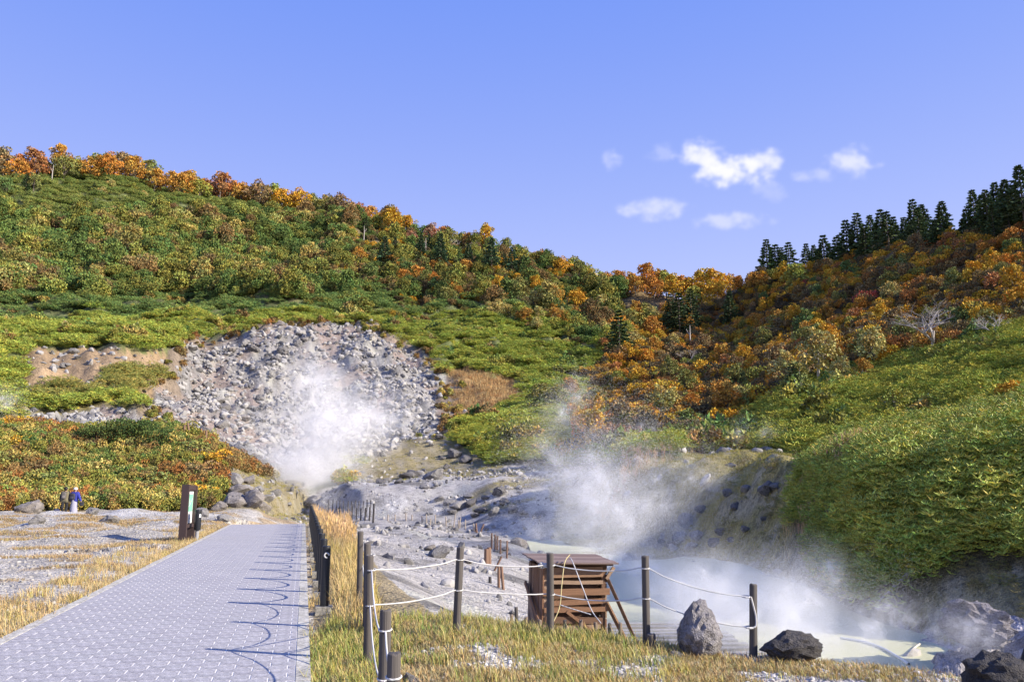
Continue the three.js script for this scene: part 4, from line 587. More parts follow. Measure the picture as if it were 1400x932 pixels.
function plumeGrass(seed, n, h, R) { const rng = mulberry(seed), g = [tuft(seed + 1, n * 2, h * 0.75, R, 0.012, 0.4)]; const list = []; for (let i = 0; i < n; i++) { const a = rng() * 6.28, d = Math.sqrt(rng()) * R, L = h * (0.75 + 0.4 * rng()), b = rng() * 6.28, lean = 0.18 * L * rng(), top = V(Math.cos(a) * d + Math.cos(b) * lean, L, Math.sin(a) * d + Math.sin(b) * lean), foot = V(Math.cos(a) * d, 0, Math.sin(a) * d), up = top.clone().sub(foot).normalize(); list.push({ p: foot, q: aim(up, rng() * 6), l: L, w: 0.008, c: [0.8, 0.7, 0.6] }); for (let k = 0; k < 7; k++) { const dir = up.clone().add(unit(rng).multiplyScalar(0.22)).normalize(); list.push({ p: top.clone().addScaledVector(up, -0.02 * k), q: aim(dir, rng() * 6), l: 0.14 * (0.7 + 0.6 * rng()), w: 0.014, c: [1.15, 1.0, 0.95] }); } } g.push(leafGeo(list)); return mergeGeometries(g); }
{
  const rng = mulberry(209), gm = dryLeaf();
  const straw = [0.46, 0.36, 0.17], strawR = [0.4, 0.3, 0.16], gold = [0.48, 0.37, 0.15], green = [0.17, 0.24, 0.05], yel = [0.38, 0.33, 0.08], mixc = (a, b) => { const k = rng(), v = 0.75 + 0.5 * rng(); return [0, 1, 2].map((i) => lerp(a[i], b[i], k) * v); };
  const short = tuft(601, 14, 0.06, 0.06, 0.005, 0.8), medium = tuft(602, 14, 0.15, 0.09, 0.006, 0.6), tall = tuft(603, 16, 0.36, 0.14, 0.008, 0.55), longp = plumeGrass(605, 7, 0.8, 0.14), farT = tuft(606, 16, 0.35, 0.3, 0.02, 0.5);
  const lay = (name, label, geo, list) => { console.log(name, list.length); stuff(name, label, 'grass', geo, gm, list); };
  const box = (n, x0, x1, z0, z1, test) => { const out = []; for (let i = 0; i < n; i++) { const x = lerp(x0, x1, rng()), z = lerp(z0, z1, rng()), r = Math.hypot(x, z); if (r > 11) continue; const k = test(x, z, r); if (!k || rng() > k) continue; out.push(V(x, H(x, z), z)); } return out; };
  const bare = (x, z) => fbm2(x / 1.4 + 3, z / 1.4, 4);
  lay('dry_grass', 'short dry straw-coloured grass on the foreground bank', short, box(36000, -1.6, 5.8, -10.6, -4.6, (x, z, r) => { const t = pathT(x, z); if (t < 0.16 || r > 10.4) return 0; const right = x > 3.2 ? 0.8 * smooth(3.9, 3.2, x + (9.3 - r) * 0.2 - 0.6) : 1; return (bare(x, z) > 0.1 ? 0.05 : 0.62) * right; }).map((p) => ({ p, s: 0.75 + 0.7 * rng(), ry: rng() * 6.28, c: mixc(straw, p.x > 0 && rng() < 0.35 ? yel : strawR) })));
  lay('green_grass', 'green and yellow grass tufts among the dry grass before the fence', medium, box(9000, -2.2, 1.7, -10.8, -4.6, (x, z, r) => { const t = pathT(x, z); if (t < 0.14) return 0; const near = Math.exp(-(((t - 0.3) / 0.35) ** 2)), f = Math.exp(-(((r - 9.4) / 0.8) ** 2)) * (x < 1.2 ? 1 : 0.3); return clamp(0.7 * near + 0.6 * f * (fbm2(x / 0.8, z / 0.8, 3) > -0.1 ? 1 : 0.2) + (fbm2(x / 0.9 + 9, z / 0.9, 3) > 0.2 ? 0.35 : 0.02)); }).map((p) => ({ p, s: 0.5 + 0.7 * rng(), ry: rng() * 6.28, c: mixc(rng() < 0.35 ? green : yel, rng() < 0.6 ? straw : green) })));
  const verge = []; for (let i = 0; i < 1700; i++) { const s = 9.6 + Math.pow(rng(), 1.3) * 34, t = 0.16 + Math.pow(rng(), 0.8) * (0.25 + s * 0.05), [x, z] = pathXZ(s, t); if (s < 11.5 && rng() < 0.5) continue; if (fbm2(x / 0.7, z / 0.7, 2) < -0.15 && rng() < 0.6) continue; if (t < 0.52 && rng() < 0.85) continue; verge.push({ p: V(x, H(x, z), z), s: V(1, (t < 0.5 ? 0.55 : 0.95) * (0.55 + 0.75 * rng()), 1), ry: rng() * 6.28, rx: (rng() - 0.5) * 0.5, rz: (rng() - 0.5) * 0.5, c: mixc(gold, rng() < 0.2 ? yel : strawR) }); }
  lay('tall_grass', 'tall golden grass growing along the right edge of the path', tall, verge);
  const pl = []; for (let i = 0; i < 230; i++) { const s = 20 + rng() * 21, t = 0.4 + rng() * (s * 0.045), [x, z] = pathXZ(s, t); pl.push({ p: V(x, H(x, z), z), s: 0.5 + 0.45 * rng(), ry: rng() * 6.28, c: mixc([0.46, 0.37, 0.25], gold) }); }
  lay('plume_grass', 'feathery pinkish plume grass standing above the golden grass', longp, pl);
  const bankp = []; for (const [px, py, n] of [[1130, 668, 34], [1160, 650, 22], [1110, 690, 14], [870, 655, 26], [850, 662, 18]]) { const c = ground(px, py, 20); for (let i = 0; i < n; i++) { const x = c.x + (rng() - 0.5) * (px < 900 ? 4 : 2), z = c.z + (rng() - 0.5) * 2.2; bankp.push({ p: V(x, H(x, z), z), s: 1.0 + 0.5 * rng(), ry: rng() * 6.28, c: mixc([0.4, 0.28, 0.2], straw) }); } }
  lay('plume_grass', 'pale plume grass heads on the edge of the near bank', longp, bankp);
  const edge = []; for (let i = 0; i < 2600; i++) { const s = 5.8 + Math.pow(rng(), 1.2) * 30, t = -PW - 0.16 - Math.pow(rng(), 1.8) * (0.5 + s * 0.03), [x, z] = pathXZ(s, t); if (fbm2(x / 1.5, z / 1.5, 3) < -0.12) continue; edge.push({ p: V(x, H(x, z), z), s: (0.7 + 0.9 * rng()) * 0.85, ry: rng() * 6.28, c: mixc(rng() < 0.25 ? yel : straw, strawR) }); }
  lay('dry_grass', 'dry tufts along the left kerb of the path', medium, edge);
  const plain = []; for (let i = 0; i < 26000 && plain.length < 9000; i++) { const az = Math.atan2(lerp(-60, 430, rng()) - 700, F / CP), r = Math.sqrt(lerp(64, 58 * 58, rng())), x = Math.sin(az) * r, z = -Math.cos(az) * r; if (pathT(x, z) > -PW - 0.2) continue; const v = fbm2(x / 6 + 30, z / 2.2, 4) + smooth(20, 42, r) * 0.1 - 0.06; if (v < 0.12 + 0.12 * rng()) continue; if (Math.hypot((x + 28) / 14, (z + 47 - x * 0.1 - 2.8) / 2.2) < 1.1) continue; plain.push({ p: V(x, H(x, z), z), s: V(1.0 + 0.015 * r, 0.4 + 0.45 * rng(), 1.0 + 0.015 * r), ry: rng() * 6.28, c: mixc([0.4, 0.3, 0.15], rng() < 0.15 ? [0.28, 0.26, 0.08] : [0.36, 0.25, 0.13]) }); }
  lay('dry_grass', 'low dry grass patches on the gravel plain', medium, plain);
  lay('tan_grass', 'tan grass on the small clearing right of the rock slope', farT, scatter(rng, 5000, 112, 160, 570, 740, (z) => z === 'tangrass').map((p) => ({ p, s: 1.6 + rng(), ry: rng() * 6.28, c: mixc([0.46, 0.3, 0.13], [0.4, 0.22, 0.1]) })));
  lay('moss_grass', 'short olive and straw grass on the mossy mounds by the pool', farT, scatter(rng, 16000, 36, 118, 300, 1140, (z, p) => (z === 'moss' || z === 'mossrock') && fbm2(p.x / 3 + 9, p.z / 3 + 4, 4) < 0.12).map((p) => ({ p, s: V(0.9, 0.32 + 0.3 * rng(), 0.9), ry: rng() * 6.28, c: mixc([0.36, 0.28, 0.07], [0.22, 0.21, 0.05]) })));
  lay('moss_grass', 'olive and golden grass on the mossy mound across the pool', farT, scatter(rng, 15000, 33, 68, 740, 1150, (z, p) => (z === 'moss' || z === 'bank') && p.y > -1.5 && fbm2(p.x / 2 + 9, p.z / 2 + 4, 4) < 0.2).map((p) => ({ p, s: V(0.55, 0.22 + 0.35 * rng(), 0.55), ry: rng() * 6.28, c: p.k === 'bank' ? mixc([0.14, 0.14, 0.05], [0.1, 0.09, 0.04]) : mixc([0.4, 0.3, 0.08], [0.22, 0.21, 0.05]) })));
  lay('mound_grass', 'pale grass showing between the shrubs of the mound', farT, scatter(rng, 3500, 58, 100, -60, 440, (z) => z === 'mound').map((p) => ({ p, s: V(1.4, 1.6 + 1.2 * rng(), 1.4), ry: rng() * 6.28, c: mixc([0.27, 0.22, 0.1], [0.15, 0.17, 0.05]) })));
}
console.log('grass done');
const bareAt = (x, z) => fbm2(x / 1.4 + 3, z / 1.4, 4);
// ---------------------------------------------------------------- rocks
function boxUV(g, k) { const p = g.attributes.position, uv = new Float32Array(p.count * 2), a = V(0, 0, 0), b = V(0, 0, 0), c = V(0, 0, 0); for (let i = 0; i < p.count; i += 3) { a.fromBufferAttribute(p, i); b.fromBufferAttribute(p, i + 1).sub(a); c.fromBufferAttribute(p, i + 2).sub(a); b.cross(c); const x = Math.abs(b.x), y = Math.abs(b.y), z = Math.abs(b.z); for (let m = 0; m < 3; m++) { const q = i + m, X = p.getX(q), Y = p.getY(q), Z = p.getZ(q); uv.set(x > y && x > z ? [Z * k, Y * k] : y > z ? [X * k, Z * k] : [X * k, Y * k], q * 2); } } g.setAttribute('uv', new THREE.BufferAttribute(uv, 2)); return g; }
function rockGeo(seed, detail = 3, cuts = 9, rough = 0.16, flat = false, keep = 0.5) {
  const rng = mulberry(seed), planes = []; for (let i = 0; i < cuts; i++) planes.push({ n: unit(rng, 0.15), d: keep + (0.92 - keep) * rng() });
  let g = mergeVertices((() => { const t = new THREE.IcosahedronGeometry(1, detail); t.deleteAttribute('uv'); t.deleteAttribute('normal'); return t; })());
  const p = g.attributes.position, v = V(0, 0, 0), k = seed * 3.1;
  for (let i = 0; i < p.count; i++) { v.fromBufferAttribute(p, i).normalize(); const d0 = v.clone(); let r = 1; for (const q of planes) { const c = d0.dot(q.n); if (c > 0) r = Math.min(r, q.d / c); } r *= 1 + rough * fbm3(d0.x * 2.2 + k, d0.y * 2.2, d0.z * 2.2, 4) + rough * 0.5 * Math.abs(noise3(d0.x * 5 + k, d0.y * 5, d0.z * 5)); v.multiplyScalar(r); p.setXYZ(i, v.x, v.y, v.z); }
  g = toCreasedNormals(g, flat ? 0.1 : 0.5); boxUV(g, 0.45);
  return g;
}
const ROCKS = [1, 2, 3, 4, 5, 6, 7, 8].map((k) => rockGeo(700 + k, 3, 16, 0.2)), CHIPS = [1, 2, 3].map((k) => rockGeo(720 + k, 1, 11, 0.25, true));
const rockMats = [[0.32, 0.305, 0.29], [0.25, 0.24, 0.235], [0.37, 0.355, 0.335], [0.18, 0.17, 0.165], [0.3, 0.27, 0.245]].map((c) => std(c, 0.95, { map: grainTex, bumpMap: bumpTex, bumpScale: 0.05 }));
{
  const rng = mulberry(211), pick = (a) => a[Math.floor(rng() * a.length)];
  const boulder = (p, s, label, group, mat, geo) => { const m = single('boulder', label, 'boulder', geo ?? pick(ROCKS), mat ?? pick(rockMats), p, group); m.scale.set(s * (0.85 + 0.5 * rng()), s * (0.6 + 0.4 * rng()), s * (0.85 + 0.4 * rng())); m.rotation.set((rng() - 0.5) * 0.5, rng() * 6.28, (rng() - 0.5) * 0.5); m.position.y += m.scale.y * 0.35; return m; };
  // the rock slope: the larger blocks one by one, the rubble between them as a mass
  let n = 0; for (const p of scatter(rng, 1600, 100, 182, 200, 640, (z) => z === 'talus')) { if (n++ >= 185) break; const [px] = toPixel(p.x, p.y, p.z); const dk = rng() < 0.25, sz = 0.32 + 0.8 * Math.pow(rng(), 2.4) * (px < 420 ? 1.2 : 0.7), py = toPixel(p.x, p.y, p.z)[1]; boulder(p, sz, (sz > 0.6 ? 'large ' : 'small ') + (dk ? 'dark' : 'pale') + ' angular block ' + (py < 490 ? 'near the top rim of the rock slope' : px < 330 ? 'on the rock slope above the mound' : px > 520 ? 'on the rock slope beside the tan clearing' : 'on the rock slope behind the steam'), 'blocks on the rock slope', dk ? rockMats[3] : pick([rockMats[0], rockMats[2], rockMats[4]])); }
  const list = (l, s0, s1, dark = 0.2) => l.map((p) => { const s = lerp(s0, s1, Math.pow(rng(), 3)), v = rng() < dark ? 0.45 : 0.85 + 0.5 * rng(); p.y += s * 0.2; return { p, s: V(s * (0.8 + 0.9 * rng()), s * (0.5 + 0.6 * rng()), s), rx: rng() * 2, ry: rng() * 6.28, rz: rng() * 2, c: [0.29 * v, 0.28 * v, 0.27 * v] }; });
  const chip = (name, label, k, l) => { console.log(name, l.length); stuff(name, label, 'rubble', CHIPS[k], std([1, 1, 1], 0.95), l); };
  chip('rubble', 'pale grey rubble covering the rock slope', 0, list(scatter(rng, 24000, 98, 184, 20, 640, (z, p) => z === 'talus' && rng() < 0.35 + smooth(-0.25, 0.2, fbm2(p.x / 8, p.z / 8, 3)) + (p.x < -60 ? 0.2 : 0)), 0.09, 0.62, 0.25));
  chip('rubble', 'scattered stones on the bare brown rim and the tan scarp', 1, list(scatter(rng, 6000, 98, 195, 10, 700, (z) => (z === 'talusedge' && rng() < 0.5) || (z === 'scarp' && rng() < 0.8)), 0.1, 0.5, 0.3));
  chip('rubble', 'small stones strewn over the grey valley floor', 1, list(scatter(rng, 9000, 10, 92, 400, 800, (z, p) => (z === 'valley' || z === 'mossrock') && rng() < clamp(Math.hypot(p.x, p.z) / 60, 0.2, 1) * smooth(-0.1, 0.25, fbm2(p.x / 5, p.z / 5, 3))), 0.015, 0.2, 0.4));
  chip('rubble', 'stones lying on the mossy mounds and the pool edges', 2, list(scatter(rng, 5200, 14, 120, 300, 1400, (z, p) => (z === 'mossrock' || z === 'moss' || z === 'outcrop' || z === 'bank') && (z !== 'bank' || p.y < -0.9) && rng() < 0.6), 0.05, 0.36, 0.3));
  { const l = []; for (let i = 0; i < 5500; i++) { const az = Math.atan2(lerp(-60, 410, rng()) - 700, F / CP), r = Math.sqrt(lerp(50, 50 * 50, Math.pow(rng(), 1.5))), x = Math.sin(az) * r, z = -Math.cos(az) * r; if (pathT(x, z) > -PW - 0.2) continue; const s = 0.01 + 0.025 * rng() * rng() + r * 0.0004, v = 0.6 + 0.55 * rng(); l.push({ p: V(x, H(x, z) + s * 0.2, z), s: V(s * 1.3, s * 0.8, s), rx: rng(), ry: rng() * 6.28, c: [0.36 * v, 0.345 * v, 0.32 * v] }); } stuff('gravel', 'loose gravel scattered over the plain left of the path', 'gravel', CHIPS[1], std([1, 1, 1], 0.95), l); }
  { const l = []; for (let i = 0; i < 9000; i++) { const x = lerp(-1.5, 6.5, rng()), z = -lerp(4.6, 9.6, rng()), r = Math.hypot(x, z); if (pathT(x, z) < 0.2 || r > 9.7) continue; const bare = x > 3.0 || bareAt(x, z) > 0.12 ? 1 : 0.08; if (rng() > bare) continue; const s = 0.008 + 0.022 * Math.pow(rng(), 2) * (x > 3 ? 1.5 : 1), v = 0.7 + 0.8 * rng(); l.push({ p: V(x, H(x, z) + s * 0.3, z), s: V(s * 1.2, s * 0.8, s), rx: rng(), ry: rng() * 6.28, c: [0.4 * v, 0.385 * v, 0.37 * v] }); } stuff('gravel', 'pale gravel on the foreground bank by the pool', 'gravel', CHIPS[2], std([1, 1, 1], 0.95), l); }
  // boulders of the valley, the mounds and the plain, by pixel
  const by = (rows, label, group, mats, rmin) => rows.forEach(([px, py, w]) => { const p = ground(px, py, rmin), r = Math.hypot(p.x, p.z); boulder(p, w * r / F / 2.2, (group ? w > 24 ? 'large ' : w < 15 ? 'small ' : 'middling ' : '') + label, group, mats && pick(mats)); });
  by([[40, 682, 26], [112, 700, 70 / 1.1], [40, 695, 20], [170, 690, 14]].slice(0, 1), 'round grey boulder at the foot of the mound, left of the two people', undefined, [rockMats[4]], 50);
  by([[12, 684, 20], [58, 690, 16], [66, 694, 20], [82, 688, 26], [122, 690, 22], [150, 688, 38], [205, 696, 30], [125, 703, 22], [40, 702, 34], [95, 690, 14]], 'pale boulder along the far edge of the gravel plain', 'boulders along the edge of the plain', [rockMats[0], rockMats[4]], 42);
  by([[300, 697, 26], [322, 690, 40], [345, 692, 34], [360, 700, 26], [333, 676, 34], [352, 672, 22], [318, 664, 30], [378, 676, 16], [305, 712, 20], [275, 705, 22], [395, 690, 12], [340, 660, 20], [365, 684, 18], [250, 628, 26], [246, 634, 22], [300, 640, 14], [310, 650, 14], [325, 640, 12], [290, 622, 12]], 'pale boulder on the mossy foot of the mound beside the path end', 'boulders beside the path end', [rockMats[0], rockMats[2], rockMats[4]], 40);
  by([[120, 748, 40], [85, 742, 20], [200, 735, 20], [150, 716, 26], [50, 716, 24]].slice(3), 'flat grey stone lying on the gravel plain', 'flat stones on the plain', [rockMats[0]], 15);
  by([[545, 660, 18], [556, 655, 26], [568, 652, 24], [575, 650, 18], [594, 655, 28], [580, 668, 14], [520, 660, 14], [505, 660, 12], [530, 658, 14], [610, 640, 16], [620, 625, 26], [636, 632, 24], [605, 628, 14], [625, 612, 14], [600, 600, 14], [590, 610, 12], [612, 690, 22], [600, 684, 18], [630, 695, 26], [645, 690, 22], [660, 700, 22], [682, 676, 24], [690, 690, 18], [700, 700, 20], [715, 703, 18], [620, 702, 16], [650, 706, 16], [676, 703, 20], [665, 682, 14], [640, 680, 14], [430, 690, 34], [452, 690, 26]], 'weathered dark boulder among the mounds beyond the grey valley floor', 'boulders of the far mounds', [rockMats[1], rockMats[3], rockMats[0]], 44);
  by([[598, 760, 34], [590, 752, 20], [740, 742, 14], [710, 745, 26], [690, 752, 14], [640, 770, 12], [700, 840, 12], [730, 845, 10]], 'half-buried boulder on the pale grey valley floor', 'boulders on the valley floor', [rockMats[4], rockMats[1]], 11);
  by([[960, 700, 22], [1005, 695, 20], [1020, 672, 22], [1050, 672, 26], [1062, 668, 24], [995, 676, 16], [940, 720, 34], [955, 735, 30], [930, 740, 24], [920, 748, 22], [975, 745, 22], [945, 750, 24], [905, 745, 18], [900, 752, 16], [985, 730, 18], [1000, 740, 16], [1095, 700, 18], [1045, 710, 14], [1020, 725, 14], [890, 742, 14], [880, 748, 14]], 'dark rock on the mossy mound across the pool', 'rocks on the mossy mound', [rockMats[3], rockMats[1]], 34);
  by([[1110, 830, 30], [1130, 840, 16], [1085, 845, 20], [1150, 855, 16], [1180, 862, 18]], 'grey rock at the waterline below the shaded bank', 'rocks at the waterline', [rockMats[1]], 14);
  by([[100, 484, 14], [106, 490, 10], [86, 502, 10], [60, 498, 8], [130, 492, 8], [160, 490, 8], [92, 500, 9], [78, 530, 8]], 'grey stone stuck in the tan scarp', 'stones in the tan scarp', [rockMats[0], rockMats[1]], 112);
  for (const [px, py, w] of [[60, 372, 26], [92, 378, 20], [108, 420, 16], [128, 395, 16], [52, 390, 22], [180, 388, 10]]) { const p = ground(px, py, 190); boulder(p, w * 250 / F / 1.5, 'grey crag showing through the undergrowth of the left hill', 'crags on the left hill', rockMats[1]); }
  // foreground: the tall pale rock, the flat dark rock, the two dark rocks at the right edge
  const big = (name, label, seed, x, d, w, h, depth, mat, cuts, rough, turn = 0) => { const y = H(x, -d), g = rockGeo(seed, 5, cuts, rough, false, 0.66); g.computeBoundingBox(); const b = g.boundingBox, m = single(name, label, 'boulder', g, mat, V(x, y, -d)); m.scale.set(w / (b.max.x - b.min.x), h * 1.15 / (b.max.y - b.min.y), depth / (b.max.z - b.min.z)); m.position.y = y - 0.15 * h - b.min.y * m.scale.y; m.rotation.y = turn; return m; };
  const purple = std([0.42, 0.395, 0.4], 0.95, { map: grainTex, bumpMap: bumpTex, bumpScale: 0.05 }), darkR = std([0.12, 0.11, 0.105], 0.95, { map: grainTex, bumpMap: bumpTex, bumpScale: 0.05 });
  { const g = rockGeo(741, 5, 4, 0.26, false, 0.8), p = g.attributes.position; for (let i = 0; i < p.count; i++) { const y = p.getY(i), f = lerp(1.02, 0.7, smooth(-0.4, 1.0, y)); p.setX(i, p.getX(i) * f + 0.04 * (1 - y)); p.setZ(i, p.getZ(i) * f); } g.computeBoundingBox(); const y = H(2.02, -9.0), b = g.boundingBox, m = single('boulder', 'tall pointed pale purple boulder with pits in front of the rope', 'boulder', toCreasedNormals(g, 0.8), purple, V(2.02, y, -9.0)); m.scale.set(0.54 / (b.max.x - b.min.x), 0.66 / (b.max.y - b.min.y), 0.48 / (b.max.z - b.min.z)); m.position.y = y - 0.08 - b.min.y * m.scale.y; m.rotation.y = 0.9; }
  big('boulder', 'low dark furrowed boulder beside the leaning last post', 742, 2.96, 8.85, 0.68, 0.3, 0.5, darkR, 7, 0.22, 0.2);
  big('boulder', 'dark pitted boulder on the gravel at the right edge', 743, 4.35, 7.55, 0.62, 0.4, 0.6, std([0.085, 0.078, 0.075], 0.95, { map: grainTex, bumpMap: bumpTex, bumpScale: 0.05 }), 6, 0.26, 1);
  big('boulder', 'dark rock standing upright at the frame edge behind the pitted boulder', 744, 5.3, 8.35, 0.5, 0.62, 0.45, std([0.05, 0.055, 0.06], 0.9, { map: grainTex, bumpMap: bumpTex, bumpScale: 0.05 }), 5, 0.4, 2);
  big('boulder', 'pale flat-topped rock jutting from the shaded outcrop', 745, 6.75, 11.2, 0.9, 0.75, 0.7, rockMats[2], 6, 0.2, 0.6);
  big('rock_outcrop', 'lower grey rock ledge at the pool edge below the bank', 747, 8.6, 15.4, 1.5, 0.8, 1.3, std([0.27, 0.25, 0.265], 0.95, { map: grainTex, bumpMap: bumpTex, bumpScale: 0.06 }), 8, 0.55, 0.9);
  big('rock_outcrop', 'grey rock shoulder sloping from the outcrop to the gravel', 748, 8.5, 12.6, 1.3, 0.7, 1.1, std([0.27, 0.25, 0.265], 0.95, { map: grainTex, bumpMap: bumpTex, bumpScale: 0.06 }), 8, 0.55, 2.1);
  for (const [x, d, s] of [[-0.83, 7.05, 0.09], [1.72, 8.75, 0.07], [1.62, 8.6, 0.05], [0.9, 8.2, 0.045], [1.75, 8.95, 0.06]]) boulder(V(x, H(x, -d), -d), s, 'small grey stone half hidden in the foreground grass', 'stones in the foreground grass', rockMats[0]);
}
console.log('rocks done');
// ---------------------------------------------------------------- the milky pool, its slats, poles and hoses
const POOL = -1.66;
{
  const sh = [[720, 748], [760, 742], [850, 745], [920, 756], [1000, 772], [1060, 790], [1110, 815], [1170, 845], [1230, 862], [1290, 885]], near = [[1330, 12.2], [1200, 11.4], [1050, 11.4], [900, 11.6], [830, 12.6], [790, 16], [760, 24], [735, 34]];
  const pts = [...sh.map(([px, py]) => { const d = ray(px, py), t = (POOL - EYE) / d.y * 1.12; return [d.x * t, d.z * t]; }), ...near.map(([px, r]) => { const az = Math.atan2(px - 700, F / CP); return [Math.sin(az) * r, -Math.cos(az) * r]; })];
  const shape = new THREE.Shape(new THREE.SplineCurve([...pts, pts[0]].map(([x, z]) => new THREE.Vector2(x, -z))).getPoints(120));
  const g = new THREE.ShapeGeometry(shape).rotateX(-Math.PI / 2), uv = g.attributes.uv; for (let i = 0; i < uv.count; i++) uv.setXY(i, uv.getX(i) / 5, uv.getY(i) / 5);
  const water = structure('water', g, new THREE.MeshPhysicalMaterial({ color: new THREE.Color().setRGB(0.52, 0.52, 0.34), roughness: 0.45, specularIntensity: 0.35, bumpMap: bumpTex, bumpScale: 0.006 })); water.position.y = POOL;
  // slats of a settling frame lying in the shallow end behind the hut
  const rng = mulberry(61), c = onGround(925, 16.5), frame = thing('settling_frame', 'pale wooden slatted frame lying in the shallow water behind the hut', 'frame', V(c.x, POOL + 0.04, c.z), 0.06);
  const pale = [[0.46, 0.44, 0.41], [0.4, 0.38, 0.35], [0.5, 0.48, 0.44]].map((q) => std(q, 0.9, { map: woodTex }));
  for (let k = 0; k < 15; k++) { const m = part(frame, 'slat', new THREE.BoxGeometry(2.9 + rng() * 0.5, 0.05, 0.2), pale[k % 3]); m.position.set((rng() - 0.5) * 0.4, 0.03 + rng() * 0.03, 2.4 - k * 0.42 - rng() * 0.06); m.rotation.y = (rng() - 0.5) * 0.03; }
  for (const x of [-1.2, 0.2, 1.25]) { const m = part(frame, 'bearer', new THREE.BoxGeometry(0.07, 0.08, 6.6), pale[1]); m.position.set(x, -0.04, -0.5); }
  const at = (px, py, r) => { const d = ray(px, py); return d.multiplyScalar(r / Math.hypot(d.x, d.z)).add(V(0, EYE, 0)); };
  const g1 = ground(1250, 784, 14), g2 = ground(1200, 828, 14); g1.y += 0.15; g2.y += 0.05;
  single('metal_pole', 'thin grey pole leaning down the shaded bank into the pool', 'pole', new THREE.TubeGeometry(new THREE.LineCurve3(g1, g2), 2, 0.035, 8), std([0.42, 0.42, 0.45], 0.5));
  { const h = [[1150, 872], [1180, 877], [1205, 885], [1228, 898], [1243, 908]].map(([px, py]) => { const d = ray(px, py), t = (POOL + 0.02 - EYE) / d.y; return V(d.x * t, POOL + 0.02, d.z * t); }); single('hose', 'white hose curving over the milky water to the gravel edge', 'hose', tubeAlong(h, 0.03, 7, false, 30), std([0.62, 0.64, 0.62], 0.5)); }
  { const h = [[1243, 893], [1250, 886], [1258, 880]].map(([px, py]) => { const d = ray(px, py), t = (POOL + 0.05 - EYE) / d.y; return V(d.x * t, POOL + 0.05, d.z * t); }); single('stick', 'pale stick poking out of the water by the gravel edge', 'stick', tubeAlong(h, 0.02, 6, false, 8), std([0.6, 0.55, 0.42], 0.8)); }
  { const p0 = ground(1262, 888, 12), p = p0.clone(); p.y += 0.06; const m = single('driftwood', 'broken plank lying on the grey mud at the foot of the outcrop', 'driftwood', new THREE.BoxGeometry(0.9, 0.06, 0.14), std([0.3, 0.24, 0.2], 0.9, { map: woodTex }), p); m.rotation.set(0.05, 0.5, 0.08); }
}
// ---------------------------------------------------------------- stakes and small fences of the valley
{
  const rng = mulberry(62), geo = [postGeo(1, 0.05, rng, 8), postGeo(1, 0.055, rng, 8)], dark = std([0.045, 0.04, 0.04], 0.9), pale = std([0.34, 0.29, 0.24], 0.9), brown = std([0.2, 0.12, 0.08], 0.9);
  const stake = (px, py, hpx, mat, label, group, rmin, wide = 1, lean = 0) => { const p = ground(px, py, rmin), r = Math.hypot(p.x, p.z), m = single('wooden_stake', label, 'stake', geo[Math.floor(rng() * 2)], mat, p, group); m.scale.set(wide, hpx * r / F * 1.02, wide); m.rotation.z = lean + (rng() - 0.5) * 0.06; return m; };
  for (let k = 0; k < 12; k++) stake(448 + k * 5.2 + rng(), 706 - k * 0.05, 19 + rng() * 3, dark, 'dark fence stake in the far row beyond the golden grass', 'far row of dark stakes', 40);
  for (let k = 0; k < 9; k++) stake(462 + k * 6 + rng(), 711, 15 + rng() * 3, dark, 'dark fence stake in the far row beyond the golden grass', 'far row of dark stakes', 38);
  stake(510, 714, 24, dark, 'taller dark stake ending the far row of stakes', undefined, 36, 1.3);
  { const a = ground(448, 696, 40), b = ground(508, 702, 40); a.y += 0.75; b.y += 0.75; const m = a.clone().lerp(b, 0.5); m.y -= 0.05; single('rope', 'pale rope along the far row of dark stakes', 'rope', tubeAlong([a, m, b], 0.03, 5, false, 12), matRope); }
  for (const [px, py, h] of [[414, 684, 8], [424, 688, 8], [405, 680, 6]]) stake(px, py, h, dark, 'small dark post on the crest beside the path end', 'posts on the crest', 50);
  for (const [px, py, h] of [[555, 712, 10], [563, 711, 7], [577, 716, 10], [583, 716, 12], [588, 718, 9], [595, 716, 12], [610, 719, 12], [620, 722, 18], [627, 722, 10], [628, 722, 14], [636, 724, 13], [530, 712, 8], [540, 712, 8], [648, 726, 10]]) stake(px, py, h, pale, 'pale weathered stake in the ruined row across the grey valley', 'ruined row of pale stakes', 30, 0.9, (rng() - 0.5) * 0.2);
  for (const [px, py, h, l] of [[652, 728, 12, 0.1], [656, 729, 13, -0.4], [650, 727, 11, -0.1]]) stake(px, py, h, brown, 'reddish broken board leaning in the ruined row', 'broken boards in the ruined row', 28, 1.2, l);
  for (const [px, py, h] of [[672, 750, 20], [677, 751, 19], [680, 752, 18], [684, 757, 18], [693, 763, 22]]) stake(px, py, h, brown, 'tall brown stake in the cluster left of the hut', 'cluster of stakes left of the hut', 18, 0.9);
  for (const [px, py, h] of [[665, 772, 20], [669, 772, 22]]) stake(px, py, h, brown, 'stout old stump post on the valley floor left of the hut', 'stump posts', 14, 1.6);
  for (const [px, py, h, l] of [[682, 803, 26, 0], [688, 806, 30, 0.08], [676, 780, 20, -0.5]]) stake(px, py, h, brown, 'thin brown stake on the slope just left of the hut', 'thin stakes by the hut', 11, 0.75, l);
  stake(670, 797, 8, dark, 'short black stub on the pale slope left of the hut', undefined, 11, 0.8);
  for (const [px, py, h, l] of [[250, 603, 20, 0], [260, 604, 24, 0.2], [280, 617, 26, 0]]) stake(px, py, h, brown, 'old wooden post on top of the mound', 'posts on the mound', 60, 1.9, l);
}
